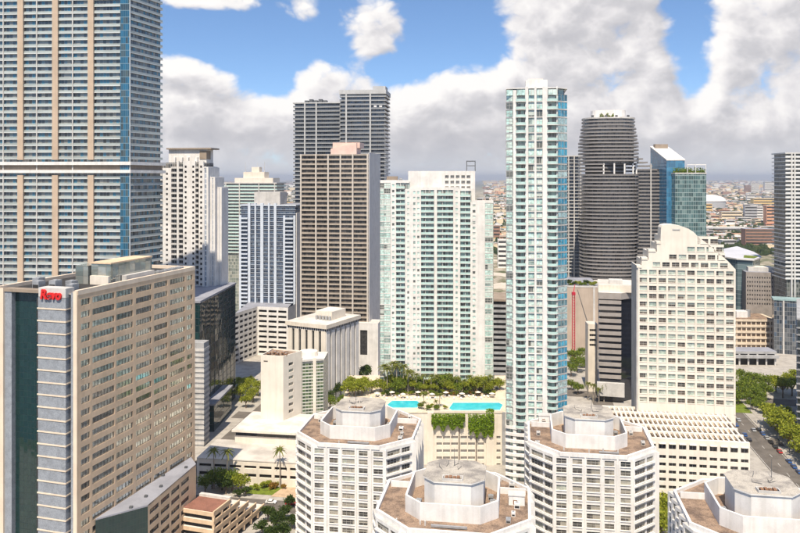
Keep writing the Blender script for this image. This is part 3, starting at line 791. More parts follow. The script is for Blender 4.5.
    p = m.obj('penthouse', r)
    f = MB()
    fx0, fx1 = x_(467), x_(475.5)
    for x in (fx0, fx1): f.box(x - .2, x + .2, 8, 8.4, zh - .02, PZ(160.5, Y), dgrey)
    f.box(fx0 + .2, fx1 - .2, 8, 8.4, PZ(161.5, Y), PZ(160.5, Y), dgrey); f.box(fx0 + .2, fx1 - .2, 8, 8.4, PZ(166, Y), PZ(165.3, Y), dgrey)
    f.obj('roof_frame', r)
    MB().box(x_(386), x_(397), 5, 9, secs[0][2] + .3, secs[0][2] + 3.0, brown).obj('roof_block', r)
    roof_units(r, [(x_(400), 8, secs[0][2] + .3, 2, 2, 1.6), (x_(480), 8, secs[3][2] + .3, 3, 2, 1.8), (x_(488), 10, secs[3][2] + .3, 2, 2, 2.2)])
wide_condo()
# ------------------------------------------------------------------ ivy-hung podium with the pool deck
DZ = 24.6
def leaf_mat(name, c1, c2, c3):
    if name in MATS: return MATS[name]
    m = bpy.data.materials.new(name); m.use_nodes = True; MATS[name] = m
    t = NT(m.node_tree); b = m.node_tree.nodes['Principled BSDF']
    pos = t.n('ShaderNodeNewGeometry').outputs['Position']
    n = t.n('ShaderNodeTexNoise', {'Vector': pos, 'Scale': .55, 'Detail': 4.0, 'Roughness': .7}).outputs['Fac']
    rp = t.n('ShaderNodeNewGeometry').outputs['Random Per Island']
    f = t.m('ADD', t.m('MULTIPLY', n, .6), t.m('MULTIPLY', rp, .4))
    c = t.ramp(f, [(.28, c1), (.5, c2), (.72, c3)])
    t.t.links.new(c, b.inputs['Base Color']); b.inputs['Roughness'].default_value = .6; b.inputs['Specular IOR Level'].default_value = .25
    tr = t.n('ShaderNodeBsdfTranslucent', {'Color': c}); mx = t.n('ShaderNodeMixShader', {0: .5, 1: b.outputs[0], 2: tr.outputs[0]})
    t.t.links.new(mx.outputs[0], m.node_tree.nodes['Material Output'].inputs[0])
    return m
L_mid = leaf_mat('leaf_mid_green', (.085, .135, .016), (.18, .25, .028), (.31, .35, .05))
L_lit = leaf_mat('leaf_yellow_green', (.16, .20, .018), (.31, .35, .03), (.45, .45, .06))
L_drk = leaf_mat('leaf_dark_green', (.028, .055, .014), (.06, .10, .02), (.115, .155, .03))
L_ivy = leaf_mat('leaf_ivy', (.13, .22, .014), (.25, .38, .025), (.36, .48, .04))
L_org = leaf_mat('leaf_orange', (.20, .14, .02), (.32, .19, .03), (.40, .22, .04))
L_plm = leaf_mat('leaf_palm', (.10, .12, .025), (.17, .19, .04), (.28, .28, .07))

def leaf_quads(rng, centres, size):
    """numpy: leaf-clump faces (pairs of bent quads) at the given centres -> verts, faces"""
    n = len(centres); d = rng.normal(size=(n, 3)); d[:, 2] += .5; d /= np.linalg.norm(d, axis=1)[:, None]
    e = rng.normal(size=(n, 3)); a = np.cross(d, e); a /= np.linalg.norm(a, axis=1)[:, None]; b = np.cross(d, a)
    s = (size * rng.uniform(.6, 1.3, n))[:, None]
    c = np.asarray(centres)
    v = np.stack([c - a * s, c - b * s * .62 + d * s * .2, c + a * s, c + b * s * .62 + d * s * .2], 1).reshape(-1, 3)
    f = np.arange(n * 4).reshape(n, 4)
    return v, f
def np_mesh(name, v, f, m):
    me = bpy.data.meshes.new(name); me.from_pydata(v.tolist(), [], f.tolist()); me.materials.append(m); me.update(); return me

def podium():
    Y = 358; k = Y / FOC
    r = thing('pool_podium', 'white podium block with slotted wall, carrying the pool deck', 'podium', (0, 0, 0))
    xl, xr = PX(372, Y), PX(506, Y) + 14
    x_ = lambda px: PX(px, Y)
    b = MB()
    rows = [(PZ(py + 2.1, Y), PZ(py - 2.1, Y)) for py in (437.5, 444, 451, 458, 465, 472)]
    rows = [((a_ + b_) / 2 - .75, (a_ + b_) / 2 + .75) for a_, b_ in rows]
    sl = b.wall((xl, Y), (xr, Y), 0, DZ - .3, [(x_(435.5) + i * (x_(485) - x_(435.5)) / 9 + .3, x_(435.5) + (i + 1) * (x_(485) - x_(435.5)) / 9 - .3) for i in range(9)][0:0] +
                [(x_(a) - xl, x_(c) - xl) for a, c in ((436.5, 442), (443, 450), (451, 458), (460.5, 467), (468, 475), (477.5, 484), (496.5, 500.5))], rows, .8, cream)
    b.face([(xl, 420, 0), (xl, Y, 0), (xl, Y, DZ - .3), (xl, 420, DZ - .3)], cream)
    b.obj('wall', r)
    MB().box(xl + .5, xr, Y + .82, 419, .2, DZ - .8, pale).obj('dark_interior', r)
    for a, c in ((427.5, 433.5), (486, 494), (502, 505)):
        MB().box(x_(a), x_(c), Y - .9, Y - .003, 0, DZ + .2, cream if a < 500 else grey).obj('pier', r)
    for a in (459.2, 476.2): MB().box(x_(a) - .25, x_(a) + .25, Y - .35, Y - .003, 0, DZ - .4, bframe).obj('downpipe', r)
    MB().box(xl - .2, xr, Y - .25, 425, DZ - .28, DZ, deckm).obj('deck', r)
    MB().box(x_(427), x_(503), Y - .2, Y + .25, DZ + .004, DZ + .9, cream).obj('parapet', r)
    MB().box(PX(345, 392), xl - .25, 372, 425, 0, DZ, cream, deckm).obj('deck_extension', r)
    # hanging ivy
    rng = np.random.default_rng(4)
    for (a, c, t0, t1, lab) in ((431.5, 464.5, 413, 432, 'bright green ivy curtain hanging over the slotted podium wall beside the palms'), (468, 493.5, 413, 437, 'ragged green ivy curtain with a tall clump at its end, over the podium wall')):
        pts = []
        for i in range(2600):
            u = rng.uniform(0, 1); x = PX(a + u * (c - a), Y)
            drop = t1 - 3 - 3.5 * abs(sin(u * 9.1)) + 2 * sin(u * 23) + (4 * u if a > 466 else 0) - (6 if abs(u - .0) < .05 or abs(u - 1) < .04 else 0)
            w = rng.uniform(0, 1) ** .85
            py = t0 + w * (drop - t0); pts.append((x, Y - 1.0 - rng.uniform(0, 1.3) * (.6 + .4 * sin(w * 3)), PZ(py, Y)))
        if a > 466:
            for i in range(350): pts.append((PX(rng.uniform(486, 493.5), Y), Y + rng.uniform(-1.3, .6), PZ(rng.uniform(408.5, 416), Y)))
        v, f = leaf_quads(rng, np.array(pts), .42)
        o = put('hanging_ivy', np_mesh('hanging_ivy', v, f, L_ivy)); tag(o, lab, 'ivy', 'ivy on the podium wall')
        o['kind'] = 'thing'
    # pools
    wat = mat('pool_water', (.03, .42, .50), .06, .5, var=.10, scale=.3, bump=.12, col2=(.06, .52, .58))
    for (pts, lab) in (([(387, 405), (392, 400.8), (417, 400.8), (421, 404), (417, 408), (392, 408)], 'small turquoise swimming pool at the planted end of the deck'),
                       ([(449, 408.5), (453, 402.8), (499, 402.8), (503, 405), (500, 410.2), (452, 410.6)], 'long turquoise swimming pool beside the slim green tower')):
        poly = []
        for px, py in pts[::1]:
            yy = (HC - DZ) * FOC / (py - HZ); poly.append((PX(px, yy), yy))
        if sum(p[0] * q[1] - q[0] * p[1] for p, q in zip(poly, poly[1:] + poly[:1])) < 0: poly = poly[::-1]
        t = thing('swimming_pool', lab, 'swimming pool', (poly[0][0], poly[0][1], DZ)); off = Vector((poly[0][0], poly[0][1]))
        lp = [tuple(Vector(p) - off) for p in poly]
        MB().ring(inset(lp, -.45), inset(lp, .05), .004, .16, cream).obj('coping', t)
        MB().face([(x, y, .08) for x, y in lp], wat).obj('pool_surface', t)
    # sun loungers and parasols
    lm = MB(); lm.box(-.35, .35, -.1, 1.15, .3, .42, white); lm.face([(-.35, 1.15, .42), (.35, 1.15, .42), (.35, 1.75, .85), (-.35, 1.75, .85)], white); lm.face([(.35, 1.15, .36), (-.35, 1.15, .36), (-.35, 1.75, .79), (.35, 1.75, .79)], white)
    for x in (-.3, .25): 
        for y in (0, 1.0): lm.box(x, x + .06, y, y + .06, 0, .3, brown)
    lme = lm.mesh('sun_lounger')
    rr = random.Random(3)
    for i in range(34):
        yy = rr.choice([378.8, 382.6, 379.6]) + rr.uniform(-.3, .3); x = PX(372, 380) + i * 1.95 + rr.uniform(-.3, .3)
        if x > 46: break
        if 358 < yy < 377: continue
        tag(put('sun_lounger', lme, None, (x, yy, DZ), rr.uniform(-.25, .25)), 'small cream sun lounger on the pool deck in front of the planting', 'sun lounger', 'sun loungers on the pool deck')
    pc = MB(); n = 10
    for i in range(n):
        a, c = 2 * pi * i / n, 2 * pi * (i + 1) / n
        pc.face([(1.5 * cos(a), 1.5 * sin(a), 2.1), (1.5 * cos(c), 1.5 * sin(c), 2.1), (0, 0, 2.75)], cream)
    pcm = pc.mesh('canopy'); pp = MB().cyl(0, 0, 0, 2.7, .05, .05, white, 6).mesh('pole')
    for px, yy in ((377, 383), (392, 384.5), (403, 381), (418, 384.6), (432, 381), (446, 384), (462, 382), (478, 384.5), (492, 382)):
        t = thing('parasol', 'small cream parasol on the pool deck among the loungers', 'parasol', (PX(px, yy), yy, DZ), 0, 'parasols on the pool deck'); put('canopy', pcm, t); put('pole', pp, t)
podium()

# ------------------------------------------------------------------ stepped ivory office with its lattice-roofed podium
def stepped_office():
    Y = 339
    r = thing('stepped_office', 'ivory office tower with square windows, stepped shoulders and rounded crown', 'office building', (PX(638, Y), Y, 0), A9)
    D = 16; zb = 31.4
    ctr = lambda i: 2.3 + 4.056 * i
    lv = [(95.0, 98.6, 1.6, 38.0, 41.2, 1, 8, 96.6), (98.6, 102.2, 4.5, 34.0, 38.0, 2, 7, 100.1), (102.2, 105.8, 8.1, 29.9, 34.0, 3, 6, 103.6), (105.8, 109.3, 9.7, 25.3, 29.9, 4, 5, 107.1)]
    b = MB(); sl = []
    rows = rows_down(93.1, 3.54, 2.0, 18, zb + .6)
    sl += b.wall((0, 0), (41.2, 0), 0, 95, [(ctr(i) - 1.58, ctr(i) + 1.58) for i in range(10)], rows, .45, ivory)
    b.face([(0, D, 0), (0, 0, 0), (0, 0, 95), (0, D, 95)], ivory); b.face([(41.2, 0, 0), (41.2, D, 0), (41.2, D, 95), (41.2, 0, 95)], ivory)
    b.face([(41.2, D, 0), (0, D, 0), (0, D, 95), (41.2, D, 95)], ivory)
    b.face([(0, 0, 95), (1.6, 0, 95), (1.6, D, 95), (0, D, 95)], pale)
    for (z0, z1, xl, xr, xb, lo, hi, zc) in lv:
        sl += b.wall((xl, 0), (xr, 0), z0, z1, [(ctr(i) - 1.58, ctr(i) + 1.58) for i in range(lo, hi + 1) if ctr(i) + 1.58 < xr], [(zc - 1.0, zc + 1.0)], .45, ivory)
        b.face([(xr, 0, z0), (xb, 0, z0), (xr, 0, z1)], ivory)
        b.face([(xb, 0, z0), (xb, D, z0), (xr, D, z1), (xr, 0, z1)], ivory)
        b.face([(xl, D, z0), (xl, 0, z0), (xl, 0, z1), (xl, D, z1)], ivory)
        b.face([(xb, D, z0), (xl, D, z0), (xl, D, z1), (xr, D, z1)], ivory)
    for j in range(len(lv) - 1):
        b.face([(lv[j][2], 0, lv[j][1]), (lv[j + 1][2], 0, lv[j][1]), (lv[j + 1][2], D, lv[j][1]), (lv[j][2], D, lv[j][1])], pale)
    b.obj('wall', r)
    windows(r, sl, g_saw, wframe, 1.45, 2, .06, sill=ivory)
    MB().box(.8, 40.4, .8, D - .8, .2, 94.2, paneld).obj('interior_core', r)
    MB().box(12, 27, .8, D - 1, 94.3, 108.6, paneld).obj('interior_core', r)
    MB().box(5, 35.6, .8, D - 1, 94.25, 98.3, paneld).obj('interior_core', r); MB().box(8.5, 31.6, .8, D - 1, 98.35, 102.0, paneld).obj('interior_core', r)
    prof = [(9.7, 109.3), (25.3, 109.3), (24.0, 110.9), (21.5, 112.6), (18.5, 113.7), (15.5, 114.3), (12.5, 114.4), (10.4, 113.9), (9.9, 113.0)]
    c = MB(); n = len(prof)
    c.face([(x, -.02, z) for x, z in prof], ivory); c.face([(x, 8, z) for x, z in prof[::-1]], ivory)
    for i in range(n):
        p, q = prof[i], prof[(i + 1) % n]; c.face([(p[0], -.02, p[1]), (p[0], 8, p[1]), (q[0], 8, q[1]), (q[0], -.02, q[1])], ivory)
    o = c.obj('rounded_crown', r)
    put('crest', MB().box(-1.6, 1.6, -.25, 0, -.3, .3, pale).mesh('crest'), o, (16.3, -.03, 112.3))
    # left shoulders: small boxed terraces
    for (x, z, w) in ((-.6, 95.0, 2.2), (1.5, 98.6, 2.6), (4.4, 102.2, 3.2), (7.9, 105.8, 1.8)):
        MB().box(x, x + w, -.3, 5, z, z + 1.0, ivory).obj('shoulder_parapet', r)
    MB().box(-.6, -.02, .3, D, 0, 95.9, pale).obj('side_pier', r)
    mu = MB().box(-.28, .28, -.22, .02, zb, 94.8, ivory).mesh('mullion_pier')
    for i in range(11): put('mullion_pier', mu, r, (.3 + 4.056 * i, 0, 0))
    # podium
    p = thing('lattice_podium', 'ivory podium with lattice-beamed roof below the stepped office', 'podium', (PX(750, 297), 297, 0), A9)
    Wd, Dp = 52.0, 41.5
    b = MB(); rows = [(z - .72, z + .72) for z in (24.2, 21.2, 18.2, 15.2, 12.2, 9.2, 6.2, 3.2)]
    s2 = b.wall((-Wd, 0), (0, 0), 0, zb, [(-3.87 * i + Wd - 3.35, -3.87 * i + Wd - .55) for i in range(13)], [(27.3, 29.3)] + rows, .7, ivory)
    s3 = b.wall((0, 0), (0, Dp), 0, zb, [(1.5 + 4.0 * i, 4.2 + 4.0 * i) for i in range(9)], rows, .7, ivory)
    b.face([(-Wd, Dp, 0), (-Wd, 0, 0), (-Wd, 0, zb), (-Wd, Dp, zb)], ivory)
    b.obj('wall', p)
    windows(p, s2 + s3, g_dark, wframe, 1.5, 1)
    MB().box(-Wd + .9, -.9, .9, Dp - .1, .2, zb - 2.5, tan_l, mat('tan_lattice_floor', (.50, .38, .26), .9, var=.12, scale=.3)).obj('interior_floor', p)
    for j, y in enumerate((0.05, 8.6, 16.8, 25.0, 33.2, 40.4)):
        MB().box(-Wd, 0, y, y + (1.1 if j else 1.4), zb - .8, zb + .02 * j + .05, ivory).obj('roof_beam', p)
    cb = MB().box(-.36, .36, 0, 7.0, -.75, 0, ivory).mesh('cross_beam')
    for j, y in enumerate((1.5, 9.75, 17.95, 26.15, 33.35)):
        for i in range(26): put('cross_beam', cb, p, (-1.2 - i * 1.99, y, zb - .03))
    sh = MB().box(-1.3, 1.3, -.9, .02, 0, .25, ivory).mesh('sun_shade')
    for i in range(13): put('sun_shade', sh, p, (-3.87 * i - 1.95, 0, 29.5))
stepped_office()

# ------------------------------------------------------------------ white blank-walled tower on the palm-lined podium
def white_podium():
    r = thing('palm_podium', 'low white podium with two dark slots, behind the palms and lawn', 'podium', (0, 0, 0))
    f0, f1 = (PX(196, 336), 337.5), (PX(303, 331), 331)
    d = (Vector(f1) - Vector(f0)).normalized(); n = Vector((-d.y, d.x)); L = (Vector(f1) - Vector(f0)).length
    bk0, bk1 = tuple(Vector(f0) + n * 24), tuple(Vector(f1) + n * 24)
    b = MB()
    nseg = 7
    sl = b.wall(f0, f1, 0, 10.5, [(1.0 + i * L / nseg, (i + 1) * L / nseg - .35) for i in range(nseg)], [(3.4, 5.0), (7.2, 8.5)], .9, cream)
    b.face([(*f1, 0), (*bk1, 0), (*bk1, 10.5), (*f1, 10.5)], cream); b.face([(*bk0, 0), (*f0, 0), (*f0, 10.5), (*bk0, 10.5)], cream)
    b.obj('wall', r)
    MB().prism([tuple(Vector(f0) + n * 1 + d * .5), tuple(Vector(f1) + n * 1 - d * .5), bk1, bk0], .2, 10.0, paneld).obj('dark_interior', r)
    MB().prism([tuple(Vector(f0) - n * .2), tuple(Vector(f1) - n * .2), bk1, bk0], 10.52, 10.95, roofw, mat('dusty_roof_paving', (.58, .53, .47), .9, var=.15, scale=.08, fine=.15)).obj('roof', r)
    # upper block with clerestory and overhanging slab roof
    a0, a1 = Vector((PX(234, 355), 357)), Vector((PX(301, 352), 352)); dd = (a1 - a0).normalized(); nn = Vector((-dd.y, dd.x))
    P = lambda u, v: tuple(a0 + dd * u + nn * v)
    LL = (a1 - a0).length
    MB().prism([P(0, 0), P(LL, 0), P(LL, 26), P(0, 26)], 10.96, 14.2, cream).obj('upper_block', r)
    MB().prism([P(.3, .3), P(LL - .3, .3), P(LL - .3, 25.7), P(.3, 25.7)], 14.22, 16.2, g_dark).obj('clerestory', r)
    MB().prism([P(-1, -1.6), P(LL + 1, -1.6), P(LL + 1, 27), P(-1, 27)], 16.22, 17.2, cream, roofw).obj('slab_roof', r)
    # tower
    t = thing('blank_white_tower', 'slim white tower with a blank wall and a column of small windows', 'tower', (PX(261, 372), 371.5, 0), radians(-12))
    zt = 47.6; b = MB(); W = 11.6; D2 = 13
    b.face([(0, 0, 17.2), (W, 0, 17.2), (W, 0, zt), (0, 0, zt)], ivory)
    sl = b.wall((W, 0), (W + 5.0, D2), 17.2, zt, [(4.0, 7.4)], [(z - .75, z + .75) for z in frange(20.5, 46, 3.3)], .35, ivory)
    b.face([(0, D2 + 3, 17.2), (0, 0, 17.2), (0, 0, zt), (0, D2 + 3, zt)], ivory)
    b.face([(W + 5, D2, 17.2), (0, D2 + 3, 17.2), (0, D2 + 3, zt), (W + 5, D2, zt)], ivory)
    b.obj('wall', t); windows(t, sl, g_oct, wframe, 1.5)
    rp = [(0, 0), (W, 0), (W + 5, D2), (0, D2 + 3)]
    MB().ring(rp, inset(rp, .5), zt, zt + .9, ivory).obj('parapet', t)
    MB().prism(inset(rp, .45), zt - .6, zt + .2, gravel).obj('roof', t)
    roof_units(t, [(3 + 2.2 * i, 3 + (i % 2) * 2.6, zt + .2, 1.6, 1.6, 1.4) for i in range(5)], rust)
    MB().box(1.5, 3.6, -.06, .02, zt - 2.3, zt - 1.7, bframe).obj('plaque', t)
    # rear wing: green glass strip, white pier, pale floors
    gcw = glazing('green_wing_glass', [(.05, .09, .04), (.10, .14, .07), (.04, .06, .04), (.14, .17, .10)], 2.0, 1.65, 17.2, (.5, .5, .45), .08, .35, .06, .6, .03)
    w0 = Vector((W + 5.1, D2 + .2)); w1 = w0 + Vector((9.5, 5.0)); w2 = w1 + Vector((-2, 14)); w3 = Vector((2, D2 + 16))
    MB().prism([tuple(w0), tuple(w1), tuple(w2), tuple(w3)], 0, 43, gcw).obj('glass_wing', t)
    wd = (w1 - w0).normalized()
    pier = MB(); q0 = w0 + wd * 5.2 + Vector((.35, -.75)); pier.prism([tuple(q0), tuple(q0 + wd * 1.7), tuple(q0 + wd * 1.7 + Vector((-.6, 1.6))), tuple(q0 + Vector((-.6, 1.6)))], 0, 44.5, ivory); pier.obj('pier', t)
    MB().prism([tuple(w0 + Vector((.3, -.6))), tuple(w1 + Vector((.6, -.6))), tuple(w2), tuple(w3)], 43.02, 44.0, pale, roofw).obj('wing_roof', t)
    MB().cyl(W + 5, D2 + 10, 44, 46.2, 5.0, 4.6, ivory, 18).obj('roof_drum', t)
white_podium()

# ------------------------------------------------------------------ dark glass office along the side street
def dark_glass():
    r = thing('dark_glass_office', 'dark green glass office with flat grey roof along the shaded street', 'office building', (0, 0, 0))
    cw = glazing('dark_green_glass', [(.006, .028, .03), (.008, .036, .036), (.005, .022, .026), (.012, .045, .045)], 1.5, 3.6, 0, (.01, .02, .022), .08, .08, .03, .9, .02)
    poly = [(-140, 402), (-104.8, 398), (-101.3, 468), (-138, 474)]
    MB().prism(poly, 0, 69.5, cw).obj('glass_wall', r)
    MB().prism(inset(poly, -.4), 69.52, 70.6, roofg, roofg).obj('roof', r)
    MB().prism([(-104.6, 404), (-99, 404.5), (-97.5, 440), (-103, 440)], 0, 14, cw).obj('low_block', r)
    MB().prism([(-104.6, 403.5), (-98.4, 404), (-96.9, 441), (-103, 441)], 14.02, 15.0, roofg).obj('low_roof', r)
    fm = MB().box(-.15, .25, -.15, .15, 0, 69.5, dgrey).mesh('mullion_fin')
    for i in range(9): put('mullion_fin', fm, r, (-104.8 + 3.5 * i / 8.6, 398 + 70 * i / 8.6 + 2, 0))
    # louvred pale block in front of it
    t = thing('louvred_block', 'narrow pale louvred service block beside the dark glass office', 'building', (PX(196, 380), 382, 0), radians(-6))
    sl = slabs(t, rect(-6, 3.6, 0, 8), frange(1, 50, 2.6), 1.3, pale, name='louvre')
    MB().box(-5.8, 3.4, .3, 7.8, 0, 52, grey).obj('core', t)
dark_glass()

# ------------------------------------------------------------------ generic balcony tower
def bal_tower(name, label, px0, px1, Y, ytop, rot, D, fh, th, sm, rm, gm, z0=0.0, zvis=20.0, piers=(), pm=None, poly=None, edges=(0, 1), pw=1.0, rail_h=1.05, proud=.35, cat='apartment tower', inset_d=1.4):
    W = (px1 - px0) * Y / FOC / cos(rot); zt = PZ(ytop, Y)
    r = thing(name, label, cat, (PX(px0, Y), Y, 0), rot)
    P = poly or rect(0, W, 0, D)
    MB().prism(inset(P, inset_d), 0, zt - .5, gm).obj('glass_core', r)
    zs = [z for z in [zt - .6 - fh * (k + 1) for k in range(200)] if z > zvis]
    slabs(r, P, zs, th, sm, rm, rail_h, .1, edges=edges)
    MB().prism(inset(P, -.2), zt - .6, zt + .4, sm, roofg).obj('roof', r)
    for p in piers:
        x = (p - px0) * Y / FOC / cos(rot)
        MB().box(x - pw / 2, x + pw / 2, -proud, inset_d + .2, z0, zt + .5, pm or sm).obj('pier', r)
    r['zt'] = zt
    return r, W, zt

# brown gridded tower (with pink penthouse)
gl_b = glazing('brown_tower_glass', [(.09, .08, .07), (.13, .11, .095), (.06, .055, .05), (.18, .15, .125)], 1.6, 3.2, 0, (.10, .085, .07), .12, .1, .1, .5, .03)
beige = mat('beige_balcony_wall', (.40, .345, .285), .85, var=.06, scale=.1, streak=.1)
r, W, zt = bal_tower('brown_gridded_tower', 'brown apartment tower with beige balcony bands and a pink penthouse', 300, 369, 530, 155, A9, 42, 3.2, .28, beige, beige, gl_b, zvis=30,
                     piers=(301, 316.3, 328.6, 341, 353.3, 368), pm=mat('pale_column', (.54, .49, .43), .8, var=.05), pw=1.0, rail_h=.85, proud=.5, inset_d=.9)
MB().box(W + .02, W + .5, 0, 42, 0, zt + 1.5, mat('pale_blank_wall', (.60, .58, .56), .8, var=.06, streak=.1)).obj('side_wall', r)
pk = mat('pink_render', (.70, .50, .42), .8, var=.06)
MB().prism([(W * .42, 6), (W * .80, 6), (W * .80, 20), (W * .42, 20)], zt + .4, zt + 6.5, pk, ztop=[zt + 4.5, zt + 8.4, zt + 8.4, zt + 5.5]).obj('penthouse', r)
MB().box(W * .44, W * .84, 8, 22, zt + 5.0, zt + 8.8, pk).obj('penthouse', r)

# dark twin-height tower behind
gl_k = glazing('smoked_grey_glass', [(.05, .06, .07), (.08, .09, .10), (.035, .045, .06), (.12, .13, .14), (.06, .09, .13)], 1.8, 3.27, 0, (.2, .2, .2), .10, .08, .07, .6, .04)
lgrey = mat('light_grey_slab', (.46, .46, .45), .8, var=.06, streak=.08)
r, W, zt = bal_tower('grey_slab_tower', 'tall grey apartment tower of two heights with long balconies', 293, 341, 640, 103, radians(-6), 30, 3.37, .42, lgrey, raild, gl_k, zvis=90, piers=(305, 316.5), pw=1.2)
for i in range(5): MB().box(9 + i * 4, 12 + i * 4, 4, 9, zt + .4, zt + 2.4 + (i % 2), dgrey).obj('roof_block', r)
W2 = 38.5; P2 = rect(W - .2, W + W2, -4, 28); zt2 = PZ(92, 640)
MB().prism(inset(P2, 1.4), 0, zt2 - 3, gl_k).obj('glass_core', r)
slabs(r, P2, [z for z in [zt2 - 5.2 - 3.37 * k for k in range(200)] if z > 90], .42, lgrey, raild, 1.05, .1, edges=(0, 1))
MB().prism(inset(P2, -.3), zt2 - 2.8, zt2 + .6, lgrey, roofg).obj('roof', r)
for x in (W + 4.8, W + 25): MB().box(x, x + 1.3, -4.5, -2.4, 60, zt2 - 2.9, lgrey).obj('pier', r)
MB().box(W + 27, W + W2 - 1, 2, 18, zt2 + .62, zt2 + 4.2, lgrey).obj('roof_block', r)
for x in (W + 28.5, W + 33): MB().box(x, x + 2.4, -3.6, -2.5, zt2 - 15, zt2 - 11.6, white).obj('white_screen', r)

# white tower with small windows beside the striped tower
def white_tower():
    Y = 458; k = Y / FOC
    r = thing('white_balcony_tower', 'white apartment tower with small square windows and a thin brown roof edge', 'apartment tower', (PX(158, Y), Y, 0), A9)
    x_ = lambda px: (px - 158) * k
    D = 15; fh = 3.05
    zt = PZ(149.5, Y); zs_ = PZ(161, Y); zr = PZ(178, Y); zr2 = PZ(188, Y); zl = 45
    gl = glazing('white_tower_glass', [(.05, .05, .05), (.09, .09, .085), (.14, .13, .12), (.04, .045, .05)], 1.4, fh, 0, (.4, .39, .37), .12, .1, .08, .5, .03)
    MB().box(x_(159), x_(206), 1.2, D, 0, zs_ - 1, gl).obj('glass_core', r)
    spec = [(159, 163, 'bal'), (163, 172, 'wall'), (172, 178, 'bal'), (178, 180, 'solid'), (180, 184.5, 'bal'), (184.5, 190, 'wall'), (190, 193, 'solid'), (193, 197.5, 'wall'), (197.5, 201, 'bal'), (201, 206, 'wall')]
    for (a, b_, kd) in spec:
        a, b_ = x_(a), x_(b_); w = b_ - a
        ztop = zs_ if 163 < (a / k + 158) else PZ(168, Y)
        if kd == 'wall':
            m = MB(); sl = m.wall((a, 0), (b_, 0), zl - 40, ztop, [(w / 2 - .65, w / 2 + .65)], [(z + .8, z + 2.2) for z in [ztop - 2 - fh * (j + 1) for j in range(36)] if z > zl], .3, white)
            m.box(a, b_, .35, 1.18, zl - 40, ztop - .02, white); m.obj('white_pier', r); windows(r, sl, g_dark, wframe, 1.4)
        elif kd == 'solid': MB().box(a, b_, -.1, 1.18, zl - 40, ztop, white).obj('white_pier', r)
        else:
            s_ = MB().box(.02, w - .02, -.5, 1.15, 0, .3, white).box(.03, w - .03, -.5, -.35, .3, 1.1, pale).mesh('balcony')
            for j in range(36):
                z = ztop - 1.5 - fh * (j + 1)
                if z > zl: put('balcony', s_, r, (a, 0, z))
    MB().box(x_(167), x_(207), 3, D - 2, zs_ - 1.2, zt, white).obj('upper_block', r)
    MB().box(x_(200), x_(207.2), 2.7, 9, zs_ + 1, zt - .8, brown).obj('louvre_panel', r)
    MB().box(x_(165.5), x_(213), 1.5, D - 1, zt + .02, zt + .9, brown).obj('roof_edge', r)
    for px in (172.5, 180, 186.5, 196): MB().box(x_(px), x_(px + 2.6), 1.4, 3.4, zs_ - 1, zs_ + 2.2, white).obj('parapet_block', r)
    # stepped right wing
    gb = glazing('blue_wing_glass', [(.10, .16, .24), (.20, .26, .34), (.06, .10, .16)], 1.6, fh, 0, (.6, .62, .66), .3, .25, .08, .6, .02)
    for (a, b_, z1, y0) in ((206, 212, zr + 6, -1.5), (212, 217, zr, 1.5), (217, 221.5, zr2, 5)):
        o = MB().box(x_(a) + .02, x_(b_), y0, D, 0, z1, gb).obj('stepped_wing', r)
        MB().box(x_(a) + .1, x_(a) + 1.3, y0 - .4, y0 + .5, 0, z1 + .6, white).obj('white_pier', o); MB().box(x_(b_) - 1.0, x_(b_) + .2, y0 - .4, D, 0, z1 + .4, white).obj('side_wall', o)
        MB().box(x_(a) + 1.3, x_(b_) - 1.0, y0 - .3, D, z1 + .02, z1 + .8, white).obj('roof', o)
white_tower()

